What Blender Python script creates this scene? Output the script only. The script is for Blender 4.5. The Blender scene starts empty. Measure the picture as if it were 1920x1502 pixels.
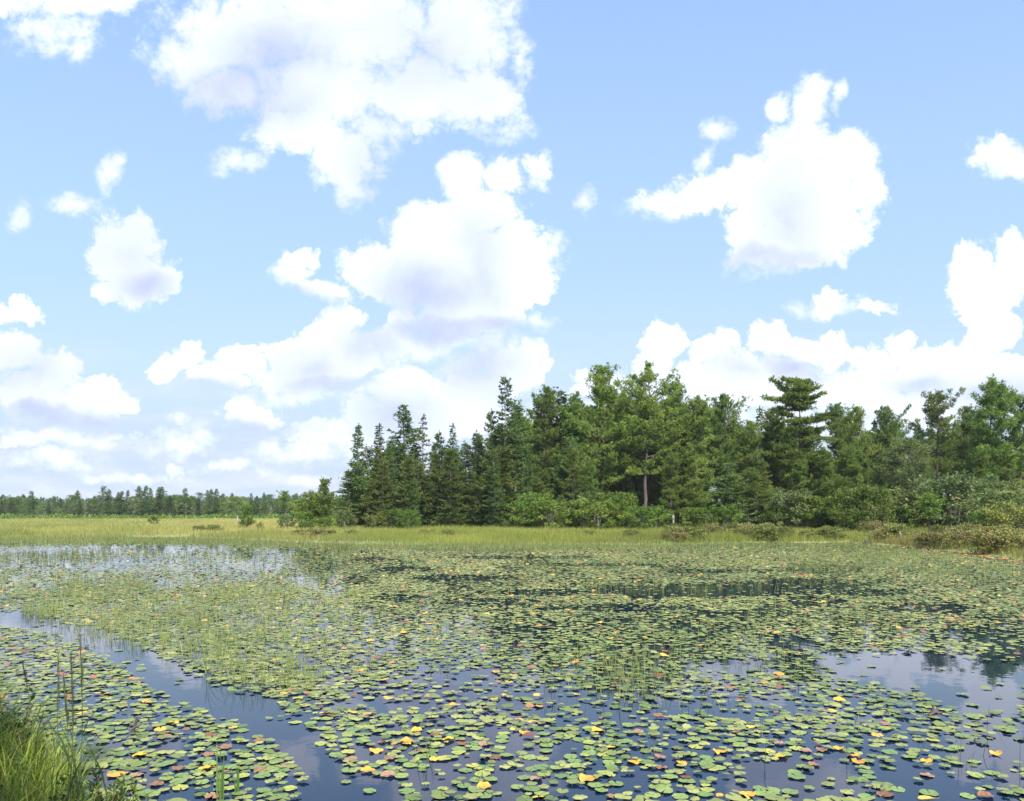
import bpy, math, random
import numpy as np
from mathutils import Vector, Matrix

R_ = np.random.default_rng(11)
random.seed(5)
scene = bpy.context.scene
COL = scene.collection

# ------------------------------------------------------------------ frame
F, CX, HZ, CAMH = 1478.0, 960.0, 962.0, 2.3      # focal length and horizon in photo pixels, eye height in m


def u_of(px):
    return (px - CX) / F


def water_at(px, py):
    """world x, y of a spot on the water seen at photo pixel px, py"""
    y = CAMH * F / (py - HZ)
    return (px - CX) / F * y, y


def nrm(a):
    return a / np.maximum(np.linalg.norm(a, axis=-1, keepdims=True), 1e-9)


ORD = ['first', 'second', 'third', 'fourth', 'fifth', 'sixth', 'seventh', 'eighth', 'ninth', 'tenth', 'eleventh', 'twelfth', 'thirteenth',
       'fourteenth', 'fifteenth', 'sixteenth', 'seventeenth', 'eighteenth', 'nineteenth', 'twentieth', 'twenty-first', 'twenty-second',
       'twenty-third', 'twenty-fourth', 'twenty-fifth', 'twenty-sixth', 'twenty-seventh', 'twenty-eighth', 'twenty-ninth', 'thirtieth',
       'thirty-first', 'thirty-second', 'thirty-third', 'thirty-fourth', 'thirty-fifth', 'thirty-sixth', 'thirty-seventh', 'thirty-eighth',
       'thirty-ninth', 'fortieth', 'forty-first', 'forty-second', 'forty-third', 'forty-fourth', 'forty-fifth', 'forty-sixth',
       'forty-seventh', 'forty-eighth', 'forty-ninth', 'fiftieth', 'fifty-first', 'fifty-second', 'fifty-third', 'fifty-fourth',
       'fifty-fifth', 'fifty-sixth', 'fifty-seventh', 'fifty-eighth', 'fifty-ninth', 'sixtieth']


# ------------------------------------------------------------------ object helpers
def tag(o, label=None, cat=None, group=None, kind=None):
    if label: o['label'] = label
    if cat: o['category'] = cat
    if group: o['group'] = group
    if kind: o['kind'] = kind
    return o


def empty(name, loc=(0, 0, 0), rz=0.0, s=1.0):
    o = bpy.data.objects.new(name, None)
    o.empty_display_size = .2
    COL.objects.link(o)
    o.location = loc
    o.rotation_euler = (0, 0, rz)
    o.scale = (s, s, s) if not hasattr(s, '__len__') else s
    return o


def place(name, me, parent=None, loc=(0, 0, 0), rot=(0, 0, 0), s=1.0):
    o = bpy.data.objects.new(name, me)
    COL.objects.link(o)
    o.location = loc
    o.rotation_euler = rot
    o.scale = (s, s, s) if not hasattr(s, '__len__') else s
    if parent: o.parent = parent
    return o


class MB:
    """collects triangles and quads in numpy arrays and makes one mesh of them"""

    def __init__(self):
        self.v, self.q, self.t, self.tint, self.col, self.n = [], [], [], [], [], 0

    def add(self, v, q=None, t=None, tint=None, col=None):
        v = np.asarray(v, float).reshape(-1, 3)
        if q is not None and len(q): self.q.append(np.asarray(q, int).reshape(-1, 4) + self.n)
        if t is not None and len(t): self.t.append(np.asarray(t, int).reshape(-1, 3) + self.n)
        self.v.append(v)
        self.tint.append(np.broadcast_to(np.asarray(.5 if tint is None else tint, float), (len(v),)))
        c = np.asarray((.1, .1, .1) if col is None else col, float)
        self.col.append(np.broadcast_to(c, (len(v), 3)))
        self.n += len(v)

    def mesh(self, name, mat, smooth=False, use_col=False):
        v = np.concatenate(self.v)
        q = np.concatenate(self.q) if self.q else np.zeros((0, 4), int)
        t = np.concatenate(self.t) if self.t else np.zeros((0, 3), int)
        me = bpy.data.meshes.new(name)
        me.vertices.add(len(v))
        me.vertices.foreach_set('co', v.astype(np.float32).ravel())
        loops = np.concatenate([q.ravel(), t.ravel()])
        me.loops.add(len(loops))
        me.loops.foreach_set('vertex_index', loops.astype(np.int32))
        tot = np.concatenate([np.full(len(q), 4), np.full(len(t), 3)])
        start = np.concatenate([[0], np.cumsum(tot)[:-1]])
        me.polygons.add(len(tot))
        me.polygons.foreach_set('loop_start', start.astype(np.int32))
        me.polygons.foreach_set('loop_total', tot.astype(np.int32))
        me.polygons.foreach_set('use_smooth', np.full(len(tot), bool(smooth)))
        me.update(calc_edges=True)
        if use_col:
            c = np.concatenate(self.col)
            a = me.attributes.new('col', 'FLOAT_COLOR', 'POINT')
            a.data.foreach_set('color', np.c_[c, np.ones(len(c))].astype(np.float32).ravel())
        else:
            a = me.attributes.new('tint', 'FLOAT', 'POINT')
            a.data.foreach_set('value', np.concatenate(self.tint).astype(np.float32))
        me.materials.append(mat)
        return me

    def tube(self, pts, rad, sides=6, tint=None, col=None):
        pts = np.asarray(pts, float)
        n = len(pts)
        rad = np.broadcast_to(np.asarray(rad, float), (n,))
        tan = nrm(np.gradient(pts, axis=0))
        ref = np.array([0, 0, 1.0]) if abs(tan[0, 2]) < .8 else np.array([1.0, 0, 0])
        a = nrm(np.cross(tan, ref))
        b = np.cross(tan, a)
        th = np.arange(sides) / sides * 2 * np.pi
        ring = pts[:, None] + rad[:, None, None] * (np.cos(th)[None, :, None] * a[:, None] + np.sin(th)[None, :, None] * b[:, None])
        i, j = np.meshgrid(np.arange(n - 1), np.arange(sides), indexing='ij')
        j2 = (j + 1) % sides
        q = np.stack([i * sides + j, i * sides + j2, (i + 1) * sides + j2, (i + 1) * sides + j], -1).reshape(-1, 4)
        self.add(ring.reshape(-1, 3), q=q, tint=tint, col=col)

    def tufts(self, pos, dirs, length, width, k, spread, rng, tint=None, flat=0.0):
        """k narrow diamond blades fanning out of every tuft"""
        pos = np.repeat(np.asarray(pos, float), k, 0)
        d = np.repeat(np.asarray(dirs, float), k, 0)
        m = len(pos)
        r = rng.normal(size=(m, 3))
        r[:, 2] *= (1 - flat)
        d = nrm(d + spread * r)
        L = (length * rng.uniform(.65, 1.25, m))[:, None]
        side = nrm(np.cross(d, rng.normal(size=(m, 3)) * (1, 1, 1 - flat) + np.array([0, 0, flat * 2.0])))
        W = (width * rng.uniform(.7, 1.3, m))[:, None]
        v = np.stack([pos, pos + d * L * .5 + side * W * .5, pos + d * L, pos + d * L * .5 - side * W * .5], 1).reshape(-1, 3)
        q = np.arange(m * 4).reshape(m, 4)
        if tint is None: tint = rng.uniform(0, 1, m // k)
        tint = np.repeat(np.clip(np.repeat(tint, k) + rng.normal(0, .08, m), 0, 1), 4)
        self.add(v, q=q, tint=tint)

    def leaves(self, pos, length, width, rng, tint=None, up=.2):
        """single leaf diamonds, mostly lying open to the sky"""
        m = len(pos)
        nrmv = nrm(rng.normal(size=(m, 3)) + np.array([0, 0, up * 2]))
        d = nrm(np.cross(nrmv, rng.normal(size=(m, 3))))
        s = np.cross(nrmv, d)
        L = (length * rng.uniform(.6, 1.3, m))[:, None]
        W = (width * rng.uniform(.6, 1.3, m))[:, None]
        v = np.stack([pos - d * L * .5, pos + s * W * .5, pos + d * L * .5, pos - s * W * .5], 1).reshape(-1, 3)
        if tint is None: tint = rng.uniform(0, 1, m)
        self.add(v, q=np.arange(m * 4).reshape(m, 4), tint=np.repeat(tint, 4))


# ------------------------------------------------------------------ materials
def new_mat(name):
    m = bpy.data.materials.new(name)
    m.use_nodes = True
    nt = m.node_tree
    nt.nodes.clear()
    out = nt.nodes.new('ShaderNodeOutputMaterial')
    return m, nt, out


def N(nt, t, **kw):
    n = nt.nodes.new(t)
    for k, v in kw.items():
        setattr(n, k, v)
    return n


def ramp(nt, fac, stops):
    r = N(nt, 'ShaderNodeValToRGB')
    el = r.color_ramp.elements
    while len(el) < len(stops): el.new(.5)
    for e, (p, c) in zip(el, stops):
        e.position = p
        e.color = (*c, 1)
    nt.links.new(fac, r.inputs['Fac'])
    return r.outputs['Color']


def foliage_mat(name, dark, light, odd=None, trans=.3, rough=.6, obj_var=.25):
    m, nt, out = new_mat(name)
    L = nt.links.new
    at = N(nt, 'ShaderNodeAttribute', attribute_name='tint')
    stops = [(0, dark), (.86, light)]
    stops.append((1, odd if odd else light))
    c = ramp(nt, at.outputs['Fac'], stops)
    oi = N(nt, 'ShaderNodeObjectInfo')
    mr = N(nt, 'ShaderNodeMapRange')
    mr.inputs['To Min'].default_value = 1 - obj_var
    mr.inputs['To Max'].default_value = 1 + obj_var
    L(oi.outputs['Random'], mr.inputs['Value'])
    hs = N(nt, 'ShaderNodeHueSaturation')
    L(c, hs.inputs['Color'])
    L(mr.outputs['Result'], hs.inputs['Value'])
    mh = N(nt, 'ShaderNodeMapRange')
    mh.inputs['To Min'].default_value = .485
    mh.inputs['To Max'].default_value = .515
    w = N(nt, 'ShaderNodeMath', operation='FRACT')
    w2 = N(nt, 'ShaderNodeMath', operation='MULTIPLY')
    w2.inputs[1].default_value = 7.31
    L(oi.outputs['Random'], w2.inputs[0]); L(w2.outputs[0], w.inputs[0]); L(w.outputs[0], mh.inputs['Value'])
    L(mh.outputs['Result'], hs.inputs['Hue'])
    p = N(nt, 'ShaderNodeBsdfPrincipled')
    p.inputs['Roughness'].default_value = rough
    p.inputs['Specular IOR Level'].default_value = .16
    L(hs.outputs['Color'], p.inputs['Base Color'])
    tr = N(nt, 'ShaderNodeBsdfTranslucent')
    L(hs.outputs['Color'], tr.inputs['Color'])
    mx = N(nt, 'ShaderNodeMixShader')
    mx.inputs['Fac'].default_value = trans
    L(p.outputs[0], mx.inputs[1]); L(tr.outputs[0], mx.inputs[2]); L(mx.outputs[0], out.inputs['Surface'])
    return m


def bark_mat(name, a, b, scale=6.0):
    m, nt, out = new_mat(name)
    L = nt.links.new
    tc = N(nt, 'ShaderNodeTexCoord')
    mp = N(nt, 'ShaderNodeMapping')
    mp.inputs['Scale'].default_value = (1, 1, .25)
    no = N(nt, 'ShaderNodeTexNoise')
    no.inputs['Scale'].default_value = scale
    no.inputs['Detail'].default_value = 5
    L(tc.outputs['Object'], mp.inputs['Vector']); L(mp.outputs[0], no.inputs['Vector'])
    c = ramp(nt, no.outputs['Fac'], [(.3, a), (.7, b)])
    p = N(nt, 'ShaderNodeBsdfPrincipled')
    p.inputs['Roughness'].default_value = .9
    bu = N(nt, 'ShaderNodeBump')
    bu.inputs['Strength'].default_value = .6
    bu.inputs['Distance'].default_value = .03
    L(no.outputs['Fac'], bu.inputs['Height']); L(bu.outputs[0], p.inputs['Normal'])
    L(c, p.inputs['Base Color']); L(p.outputs[0], out.inputs['Surface'])
    return m


def col_mat(name, trans=.0, rough=.5, spec=.4):
    """colour of the thing itself stored per blade or pad"""
    m, nt, out = new_mat(name)
    L = nt.links.new
    at = N(nt, 'ShaderNodeAttribute', attribute_name='col')
    p = N(nt, 'ShaderNodeBsdfPrincipled')
    p.inputs['Roughness'].default_value = rough
    p.inputs['Specular IOR Level'].default_value = spec
    L(at.outputs['Color'], p.inputs['Base Color'])
    if trans > 0:
        tr = N(nt, 'ShaderNodeBsdfTranslucent')
        L(at.outputs['Color'], tr.inputs['Color'])
        mx = N(nt, 'ShaderNodeMixShader')
        mx.inputs['Fac'].default_value = trans
        L(p.outputs[0], mx.inputs[1]); L(tr.outputs[0], mx.inputs[2]); L(mx.outputs[0], out.inputs['Surface'])
    else:
        L(p.outputs[0], out.inputs['Surface'])
    return m


def pad_mat(name, stops, rough=.45):
    m, nt, out = new_mat(name)
    L = nt.links.new
    oi = N(nt, 'ShaderNodeObjectInfo')
    c = ramp(nt, oi.outputs['Random'], stops)
    tc = N(nt, 'ShaderNodeTexCoord')
    sep = N(nt, 'ShaderNodeSeparateXYZ')
    L(tc.outputs['Object'], sep.inputs[0])
    an = N(nt, 'ShaderNodeMath', operation='ARCTAN2')
    L(sep.outputs['Y'], an.inputs[0]); L(sep.outputs['X'], an.inputs[1])
    mu = N(nt, 'ShaderNodeMath', operation='MULTIPLY'); mu.inputs[1].default_value = 17
    si = N(nt, 'ShaderNodeMath', operation='COSINE')
    L(an.outputs[0], mu.inputs[0]); L(mu.outputs[0], si.inputs[0])
    ve = N(nt, 'ShaderNodeMapRange')                      # the radiating veins
    ve.inputs['From Min'].default_value = .9
    ve.inputs['From Max'].default_value = 1
    ve.inputs['To Min'].default_value = 0
    ve.inputs['To Max'].default_value = .35
    L(si.outputs[0], ve.inputs['Value'])
    no = N(nt, 'ShaderNodeTexNoise')
    no.inputs['Scale'].default_value = 2.6
    no.inputs['Detail'].default_value = 6
    L(tc.outputs['Object'], no.inputs['Vector'])
    mv = N(nt, 'ShaderNodeMapRange')
    mv.inputs['From Min'].default_value = .3
    mv.inputs['From Max'].default_value = .7
    mv.inputs['To Min'].default_value = .72
    mv.inputs['To Max'].default_value = 1.2
    L(no.outputs['Fac'], mv.inputs['Value'])
    hs = N(nt, 'ShaderNodeHueSaturation')
    L(c, hs.inputs['Color']); L(mv.outputs['Result'], hs.inputs['Value'])
    mx = N(nt, 'ShaderNodeMix', data_type='RGBA')
    L(ve.outputs['Result'], mx.inputs['Factor'])
    L(hs.outputs['Color'], mx.inputs[6])
    mx.inputs[7].default_value = (.22, .27, .11, 1)
    # browned rims and spots
    ln = N(nt, 'ShaderNodeVectorMath', operation='LENGTH')
    L(tc.outputs['Object'], ln.inputs[0])
    n3 = N(nt, 'ShaderNodeTexNoise')
    n3.noise_dimensions = '4D'
    n3.inputs['Scale'].default_value = 2.2
    n3.inputs['Detail'].default_value = 5
    w4 = N(nt, 'ShaderNodeMath', operation='MULTIPLY'); w4.inputs[1].default_value = 40
    L(oi.outputs['Random'], w4.inputs[0]); L(w4.outputs[0], n3.inputs['W']); L(tc.outputs['Object'], n3.inputs['Vector'])
    rim_ = N(nt, 'ShaderNodeMath', operation='MULTIPLY_ADD'); rim_.inputs[1].default_value = .34
    L(ln.outputs['Value'], rim_.inputs[0]); L(n3.outputs['Fac'], rim_.inputs[2])
    spot_ = N(nt, 'ShaderNodeMapRange')
    spot_.inputs['From Min'].default_value = .83
    spot_.inputs['From Max'].default_value = .96
    spot_.inputs['To Max'].default_value = .8
    L(rim_.outputs[0], spot_.inputs['Value'])
    mx3 = N(nt, 'ShaderNodeMix', data_type='RGBA')
    L(spot_.outputs['Result'], mx3.inputs['Factor']); L(mx.outputs[2], mx3.inputs[6])
    mx3.inputs[7].default_value = (.26, .17, .05, 1)
    mx = mx3
    p = N(nt, 'ShaderNodeBsdfPrincipled')
    p.inputs['Roughness'].default_value = rough
    p.inputs['Specular IOR Level'].default_value = .38
    L(mx.outputs[2], p.inputs['Base Color'])
    bu = N(nt, 'ShaderNodeBump')
    bu.inputs['Strength'].default_value = .25
    bu.inputs['Distance'].default_value = .02
    L(no.outputs['Fac'], bu.inputs['Height']); L(bu.outputs[0], p.inputs['Normal'])
    L(p.outputs[0], out.inputs['Surface'])
    return m


M = {}
M['pine'] = foliage_mat('pine_needles', (.068, .122, .022), (.235, .315, .062), (.27, .30, .07), trans=.47)
M['spruce'] = foliage_mat('spruce_needles', (.052, .102, .028), (.175, .25, .062), (.22, .23, .07), trans=.45)
M['cedar'] = foliage_mat('cedar_sprays', (.065, .10, .022), (.18, .225, .048), (.18, .15, .055), trans=.4)
M['rust'] = foliage_mat('rusty_sprays', (.07, .075, .035), (.16, .15, .065), (.18, .12, .06))
M['leaf'] = foliage_mat('broad_leaves', (.055, .105, .016), (.155, .225, .035), (.24, .26, .06), trans=.42)
M['lightleaf'] = foliage_mat('pale_leaves', (.10, .15, .04), (.22, .27, .09), (.30, .30, .12), trans=.4)
M['greyleaf'] = foliage_mat('grey_green_leaves', (.06, .10, .03), (.16, .20, .07), (.22, .22, .10), trans=.38)
M['goldleaf'] = foliage_mat('golden_leaves', (.13, .15, .03), (.27, .26, .06), (.32, .24, .07), trans=.4)
M['heath'] = foliage_mat('heath_leaves', (.11, .115, .035), (.25, .235, .075), (.20, .10, .06), trans=.25)
M['heathgreen'] = foliage_mat('heath_green_leaves', (.08, .11, .025), (.19, .21, .05), (.22, .18, .07), trans=.25)
M['farwood'] = foliage_mat('far_canopy', (.04, .075, .035), (.085, .13, .055), trans=.2)
M['bark'] = bark_mat('pine_bark', (.04, .03, .025), (.11, .085, .07))
M['greybark'] = bark_mat('grey_bark', (.12, .10, .085), (.30, .27, .24))
M['palebark'] = bark_mat('pale_bark', (.28, .26, .23), (.6, .57, .52))
M['grass'] = col_mat('grass_blades', trans=.3, rough=.5, spec=.25)
M['pads'] = col_mat('lily_pads', rough=.5, spec=.32)
M['pad_green'] = pad_mat('green_pad', [(0, (.095, .16, .05)), (.45, (.14, .21, .055)), (.78, (.185, .245, .06)), (.93, (.25, .285, .06)), (1, (.33, .31, .06))])
M['pad_yellow'] = pad_mat('yellow_pad', [(0, (.48, .27, .025)), (.5, (.56, .32, .03)), (1, (.42, .17, .035))])
M['pad_brown'] = pad_mat('brown_pad', [(0, (.15, .06, .028)), (.5, (.23, .12, .065)), (1, (.28, .17, .11))])

# ------------------------------------------------------------------ terrain
SH = np.array([(-900, 1002), (-300, 1008), (0, 1011), (150, 1009), (320, 1006), (480, 1012), (640, 1018), (800, 1021), (1000, 1022),
               (1150, 1021), (1300, 1020), (1450, 1018), (1590, 1016), (1650, 1020), (1750, 1031), (1840, 1041), (1920, 1050),
               (2100, 1064), (2500, 1090)], float)
SHU, SHY = (SH[:, 0] - CX) / F, CAMH * F / (SH[:, 1] - HZ)


def hash_noise(x, y, seed=0):
    """cheap smooth noise from a few sines"""
    s = seed * 1.37
    return (np.sin(x * 1.0 + 1.7 * np.sin(y * .9 + s) + s) + np.sin(y * 1.31 + 1.3 * np.sin(x * 1.17 - s) + 2 * s)
            + .5 * np.sin(x * 2.7 + y * 2.1 + s * 3) + .5 * np.sin(x * 3.3 - y * 2.9 + s)) / 3.0


def far_shore(x, y):
    u = x / np.maximum(y, 1.0)
    return np.interp(u, SHU, SHY)


def near_shore(x):
    return np.where(x > -2.3, 4.7, np.minimum(4.7 + (-2.3 - x) * 1.02, 9.5)) + .12 * np.sin(x * 3.1) + .08 * np.sin(x * 7.3 + 1)


def ground_z(x, y):
    x, y = np.asarray(x, float), np.asarray(y, float)
    fs = y - (far_shore(x, y) + 1.7 * hash_noise(x * .3, y * .25, 1) + .8 * hash_noise(x * 1.1, y * .9, 2))
    ns = near_shore(x) - y
    s = np.maximum(fs, ns * 1.0)
    z = np.where(s > 0, .03 + .27 * (1 - np.exp(-np.maximum(s, 0) / np.where(ns > 0, .55, 5.0))), np.maximum(-.9, s * .25))
    z = z + np.where(s > 0, np.clip((y - 100) / 250, 0, 2.0) * .12, 0) + np.where(s > 1, .05 * hash_noise(x * .5, y * .5, 4), 0)
    return z


ys = np.concatenate([np.linspace(-40, 30, 110), np.linspace(30.5, 90, 150), np.geomspace(91, 1500, 80)])
ts = np.linspace(-1.9, 1.9, 520)
Y, T = np.meshgrid(ys, ts, indexing='ij')
X = T * (Y + 46)
Z = ground_z(X, Y)
g = MB()
nr, nc = X.shape
i, j = np.meshgrid(np.arange(nr - 1), np.arange(nc - 1), indexing='ij')
g.add(np.stack([X, Y, Z], -1).reshape(-1, 3), q=np.stack([i * nc + j, i * nc + j + 1, (i + 1) * nc + j + 1, (i + 1) * nc + j], -1).reshape(-1, 4))
m, nt, out = new_mat('marsh_soil')
L = nt.links.new
tc = N(nt, 'ShaderNodeTexCoord')
n1 = N(nt, 'ShaderNodeTexNoise'); n1.inputs['Scale'].default_value = .06; n1.inputs['Detail'].default_value = 8
n2 = N(nt, 'ShaderNodeTexNoise'); n2.inputs['Scale'].default_value = 2.2; n2.inputs['Detail'].default_value = 8
L(tc.outputs['Object'], n1.inputs['Vector']); L(tc.outputs['Object'], n2.inputs['Vector'])
c1 = ramp(nt, n1.outputs['Fac'], [(.35, (.16, .20, .06)), (.5, (.21, .24, .08)), (.65, (.27, .26, .10))])
c2 = ramp(nt, n2.outputs['Fac'], [(.3, (.45, .45, .45)), (.7, (1.1, 1.1, 1.1))])
mx = N(nt, 'ShaderNodeMix', data_type='RGBA', blend_type='MULTIPLY')
mx.inputs['Factor'].default_value = 1
L(c1, mx.inputs[6]); L(c2, mx.inputs[7])
p = N(nt, 'ShaderNodeBsdfPrincipled'); p.inputs['Roughness'].default_value = .95
L(mx.outputs[2], p.inputs['Base Color']); L(p.outputs[0], out.inputs['Surface'])
tag(place('ground', g.mesh('ground', m, smooth=True)), 'flat marshy ground with grassy shores round the pond', 'ground', kind='structure')

# water: one level sheet, cut out by the shore where the ground rises above it
m, nt, out = new_mat('pond_water')
L = nt.links.new
tc = N(nt, 'ShaderNodeTexCoord')
w1 = N(nt, 'ShaderNodeTexNoise'); w1.inputs['Scale'].default_value = 1.7; w1.inputs['Detail'].default_value = 3
w2 = N(nt, 'ShaderNodeTexNoise'); w2.inputs['Scale'].default_value = 9.0; w2.inputs['Detail'].default_value = 2
L(tc.outputs['Object'], w1.inputs['Vector']); L(tc.outputs['Object'], w2.inputs['Vector'])
ad = N(nt, 'ShaderNodeMath', operation='MULTIPLY_ADD'); ad.inputs[1].default_value = .12
L(w2.outputs['Fac'], ad.inputs[0]); L(w1.outputs['Fac'], ad.inputs[2])
bu = N(nt, 'ShaderNodeBump'); bu.inputs['Strength'].default_value = .1; bu.inputs['Distance'].default_value = .02
L(ad.outputs[0], bu.inputs['Height'])
p = N(nt, 'ShaderNodeBsdfPrincipled')
p.inputs['Base Color'].default_value = (.005, .012, .028, 1)
p.inputs['Roughness'].default_value = .02
p.inputs['IOR'].default_value = 1.4
L(bu.outputs[0], p.inputs['Normal']); L(p.outputs[0], out.inputs['Surface'])
w = MB()
w.add([(-160, 3, 0), (160, 3, 0), (160, 130, 0), (-160, 130, 0)], q=[(0, 1, 2, 3)])
tag(place('water', w.mesh('water', m)), 'still dark pond water mirroring the sky and the trees', 'water', kind='structure')

# ------------------------------------------------------------------ trees
def pine_mesh(seed, h=20, base=.35, rad=3.6, fol='pine', bark='bark', step=.5, per=3, tiers=False, dens=1.0, open_top=False, L0=.36):
    rng = np.random.default_rng(seed)
    wood, fo = MB(), MB()
    n = 12
    tz = np.linspace(0, 1, n)
    drift = np.cumsum(rng.normal(0, .012 * h, (n, 2)), 0) * .45
    drift -= drift[0]
    tp = np.c_[drift, tz * h * .98]
    tr = h * .0125 * (1 - tz * .93) + .012
    tr[0] *= 1.35
    wood.tube(tp, tr, 8)
    trunk = lambda z: np.array([np.interp(z, tp[:, 2], tp[:, 0]), np.interp(z, tp[:, 2], tp[:, 1]), z])
    cb = base * h
    for q in range(int(6 + 5 * rng.random())):                      # dead snags under the crown
        z = rng.uniform(.3 * cb + 1, cb + .1 * h); a = rng.uniform(0, 6.28); l = rng.uniform(.5, 2.0)
        p0 = trunk(z); d = np.array([math.cos(a), math.sin(a), rng.uniform(-.1, .3)])
        wood.tube([p0, p0 + d * l * .5 + [0, 0, .05], p0 + d * l + [0, 0, -.1]], [.03, .018, .006], 4)
    P, D, TT = [], [], []
    z = cb
    k = 0
    lob = rng.uniform(0, 6.28, 3)
    while z < h * .985:
        t = (z - cb) / (h - cb)
        if tiers:
            prof = (1.0 - .25 * t) * (.8 + .24 * math.sin(k * 1.9 + lob[0]))
            if t > .72: prof *= max(.3, math.sqrt(max(0, 1 - ((t - .72) / .29) ** 2)))
        else:
            prof = ((1 - t) ** .62) * (.55 + .45 * min(1, t * 3.2)) * (1 + .3 * math.sin(t * 9 + lob[0]) * rng.uniform(.4, 1))
        for b in range(per + (1 if rng.random() < .4 else 0)):
            a = rng.uniform(0, 6.28)
            l = max(.45, rad * prof * rng.uniform(.5, 1.2) * (1 + .25 * math.sin(2 * a + lob[1])) * (1.35 if rng.random() < .12 else 1))
            el = (-.02 + .1 * t if tiers else -.08 + .75 * t) + rng.normal(0, .12)
            d = np.array([math.cos(a) * math.cos(el), math.sin(a) * math.cos(el), math.sin(el)])
            s = np.linspace(0, 1, 5)
            lift = (.10 if tiers else .22) * l
            side = np.array([-math.sin(a), math.cos(a), 0])
            bend = rng.normal(0, .12) * l
            p0 = trunk(z + rng.normal(0, .12))
            pts = p0 + s[:, None] * d * l + (s ** 2)[:, None] * np.array([0, 0, 1]) * lift + np.sin(s * 3)[:, None] * side * bend
            wood.tube(pts, (.018 + .016 * l) * (1 - s * .85), 4)
            m = max(3, int(l * (9.5 if tiers else 6.5) * dens))
            ss = rng.uniform(.28 if l > 1.2 else .05, 1.03, m)
            at = p0 + ss[:, None] * d * l + (ss ** 2)[:, None] * np.array([0, 0, 1]) * lift + np.sin(ss * 3)[:, None] * side * bend
            off = rng.normal(0, 1, (m, 1)) * side * (.18 + .22 * l * (1.15 - ss))[:, None]
            off = off + np.abs(rng.normal(0, .09 if tiers else .2, (m, 1))) * np.array([0, 0, 1.0])
            tips = at + off
            for c in range(min(m, 5)):                              # visible twigs
                wood.tube([at[c], tips[c]], [.014, .006], 3)
            q = 3
            cl = np.repeat(tips, q, 0) + rng.normal(0, .15, (m * q, 3)) * (1, 1, .45 if tiers else .8)
            P.append(cl)
            D.append(np.repeat(nrm(d * .6 + nrm(off + 1e-6) * .5 + [0, 0, .55]), q, 0))
            TT.append(np.repeat(np.clip(rng.normal(.45, .2) + rng.normal(0, .12, m), 0, 1), q))
        z += step * rng.uniform(.7, 1.3) * (2.0 if tiers and k % 2 and t < .75 else 1) * (.8 if t > .7 and not open_top else 1)
        k += 1
    top = trunk(h * .98)
    P.append(top + rng.normal(0, .2, (14, 3))); D.append(np.tile([0, 0, 1.0], (14, 1))); TT.append(np.full(14, .6))
    P, D, TT = np.concatenate(P), np.concatenate(D), np.concatenate(TT)
    fo.tufts(P, D, L0, .085, 6, .75, rng, TT)
    return wood.mesh('trunk', M[bark]), fo.mesh('crown', M[fol])


def spruce_mesh(seed, h=16, base=.08, rad=2.2, fol='spruce', bark='greybark', step=.3, per=4, power=.8, dens=1.0, droop=.1, gap=0.0, L0=.34):
    rng = np.random.default_rng(seed)
    wood, fo = MB(), MB()
    tz = np.linspace(0, 1, 9)
    drift = np.cumsum(rng.normal(0, .006 * h, (9, 2)), 0) * .5
    drift -= drift[0]
    tp = np.c_[drift, tz * h]
    wood.tube(tp, h * .011 * (1 - tz * .95) + .008, 7)
    trunk = lambda z: np.array([np.interp(z, tp[:, 2], tp[:, 0]), np.interp(z, tp[:, 2], tp[:, 1]), z])
    P, D, TT = [], [], []
    z = base * h
    ph = rng.uniform(0, 6.28, 4)
    while z < h * .985:
        t = (z - base * h) / (h * (1 - base))
        prof = (1 - t) ** power * (.75 + .25 * min(1, t * 5)) + .05
        prof *= 1 + .22 * math.sin(t * 14 + ph[0]) + .12 * math.sin(t * 31 + ph[1])
        for b in range(per):
            a = rng.uniform(0, 6.28)
            if rng.random() < gap: continue
            l = max(.22, rad * prof * rng.uniform(.55, 1.18) * (1 + .2 * math.sin(a * 2 + ph[2] + t * 3)))
            el = -.15 + .65 * t ** 2 + rng.normal(0, .1)
            d = np.array([math.cos(a) * math.cos(el), math.sin(a) * math.cos(el), math.sin(el)])
            side = np.array([-math.sin(a), math.cos(a), 0])
            p0 = trunk(z + rng.normal(0, .06))
            s = np.linspace(0, 1, 4)
            curve = lambda q: (-droop * np.sin(q * 2.6) * l * .6 + .14 * l * q ** 3)[:, None] * np.array([0, 0, 1.0])
            wood.tube(p0 + s[:, None] * d * l + curve(s), (.012 + .012 * l) * (1 - s * .85), 3)
            m = max(4, int(l * 13 * dens))
            ss = rng.uniform(.12, 1.02, m)
            off = rng.normal(0, 1, (m, 1)) * side * (.06 + .24 * l * (1.05 - ss))[:, None]
            P.append(p0 + ss[:, None] * d * l + curve(ss) + off + rng.normal(0, .07, (m, 3)))
            D.append(nrm(d + nrm(off + 1e-6) * .7 + np.array([0, 0, -.05])))
            TT.append(np.clip(rng.normal(.45, .2) + rng.normal(0, .14, m), 0, 1))
        z += step * rng.uniform(.75, 1.25)
    top = trunk(h * .985)
    P.append(top + rng.normal(0, .08, (8, 3)) * (1, 1, 3)); D.append(np.tile([0, 0, 1.0], (8, 1))); TT.append(np.full(8, .5))
    P, D, TT = np.concatenate(P), np.concatenate(D), np.concatenate(TT)
    fo.tufts(P, D, L0, .095, 5, .5, rng, TT, flat=.35)
    return wood.mesh('trunk', M[bark]), fo.mesh('crown', M[fol])


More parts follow.
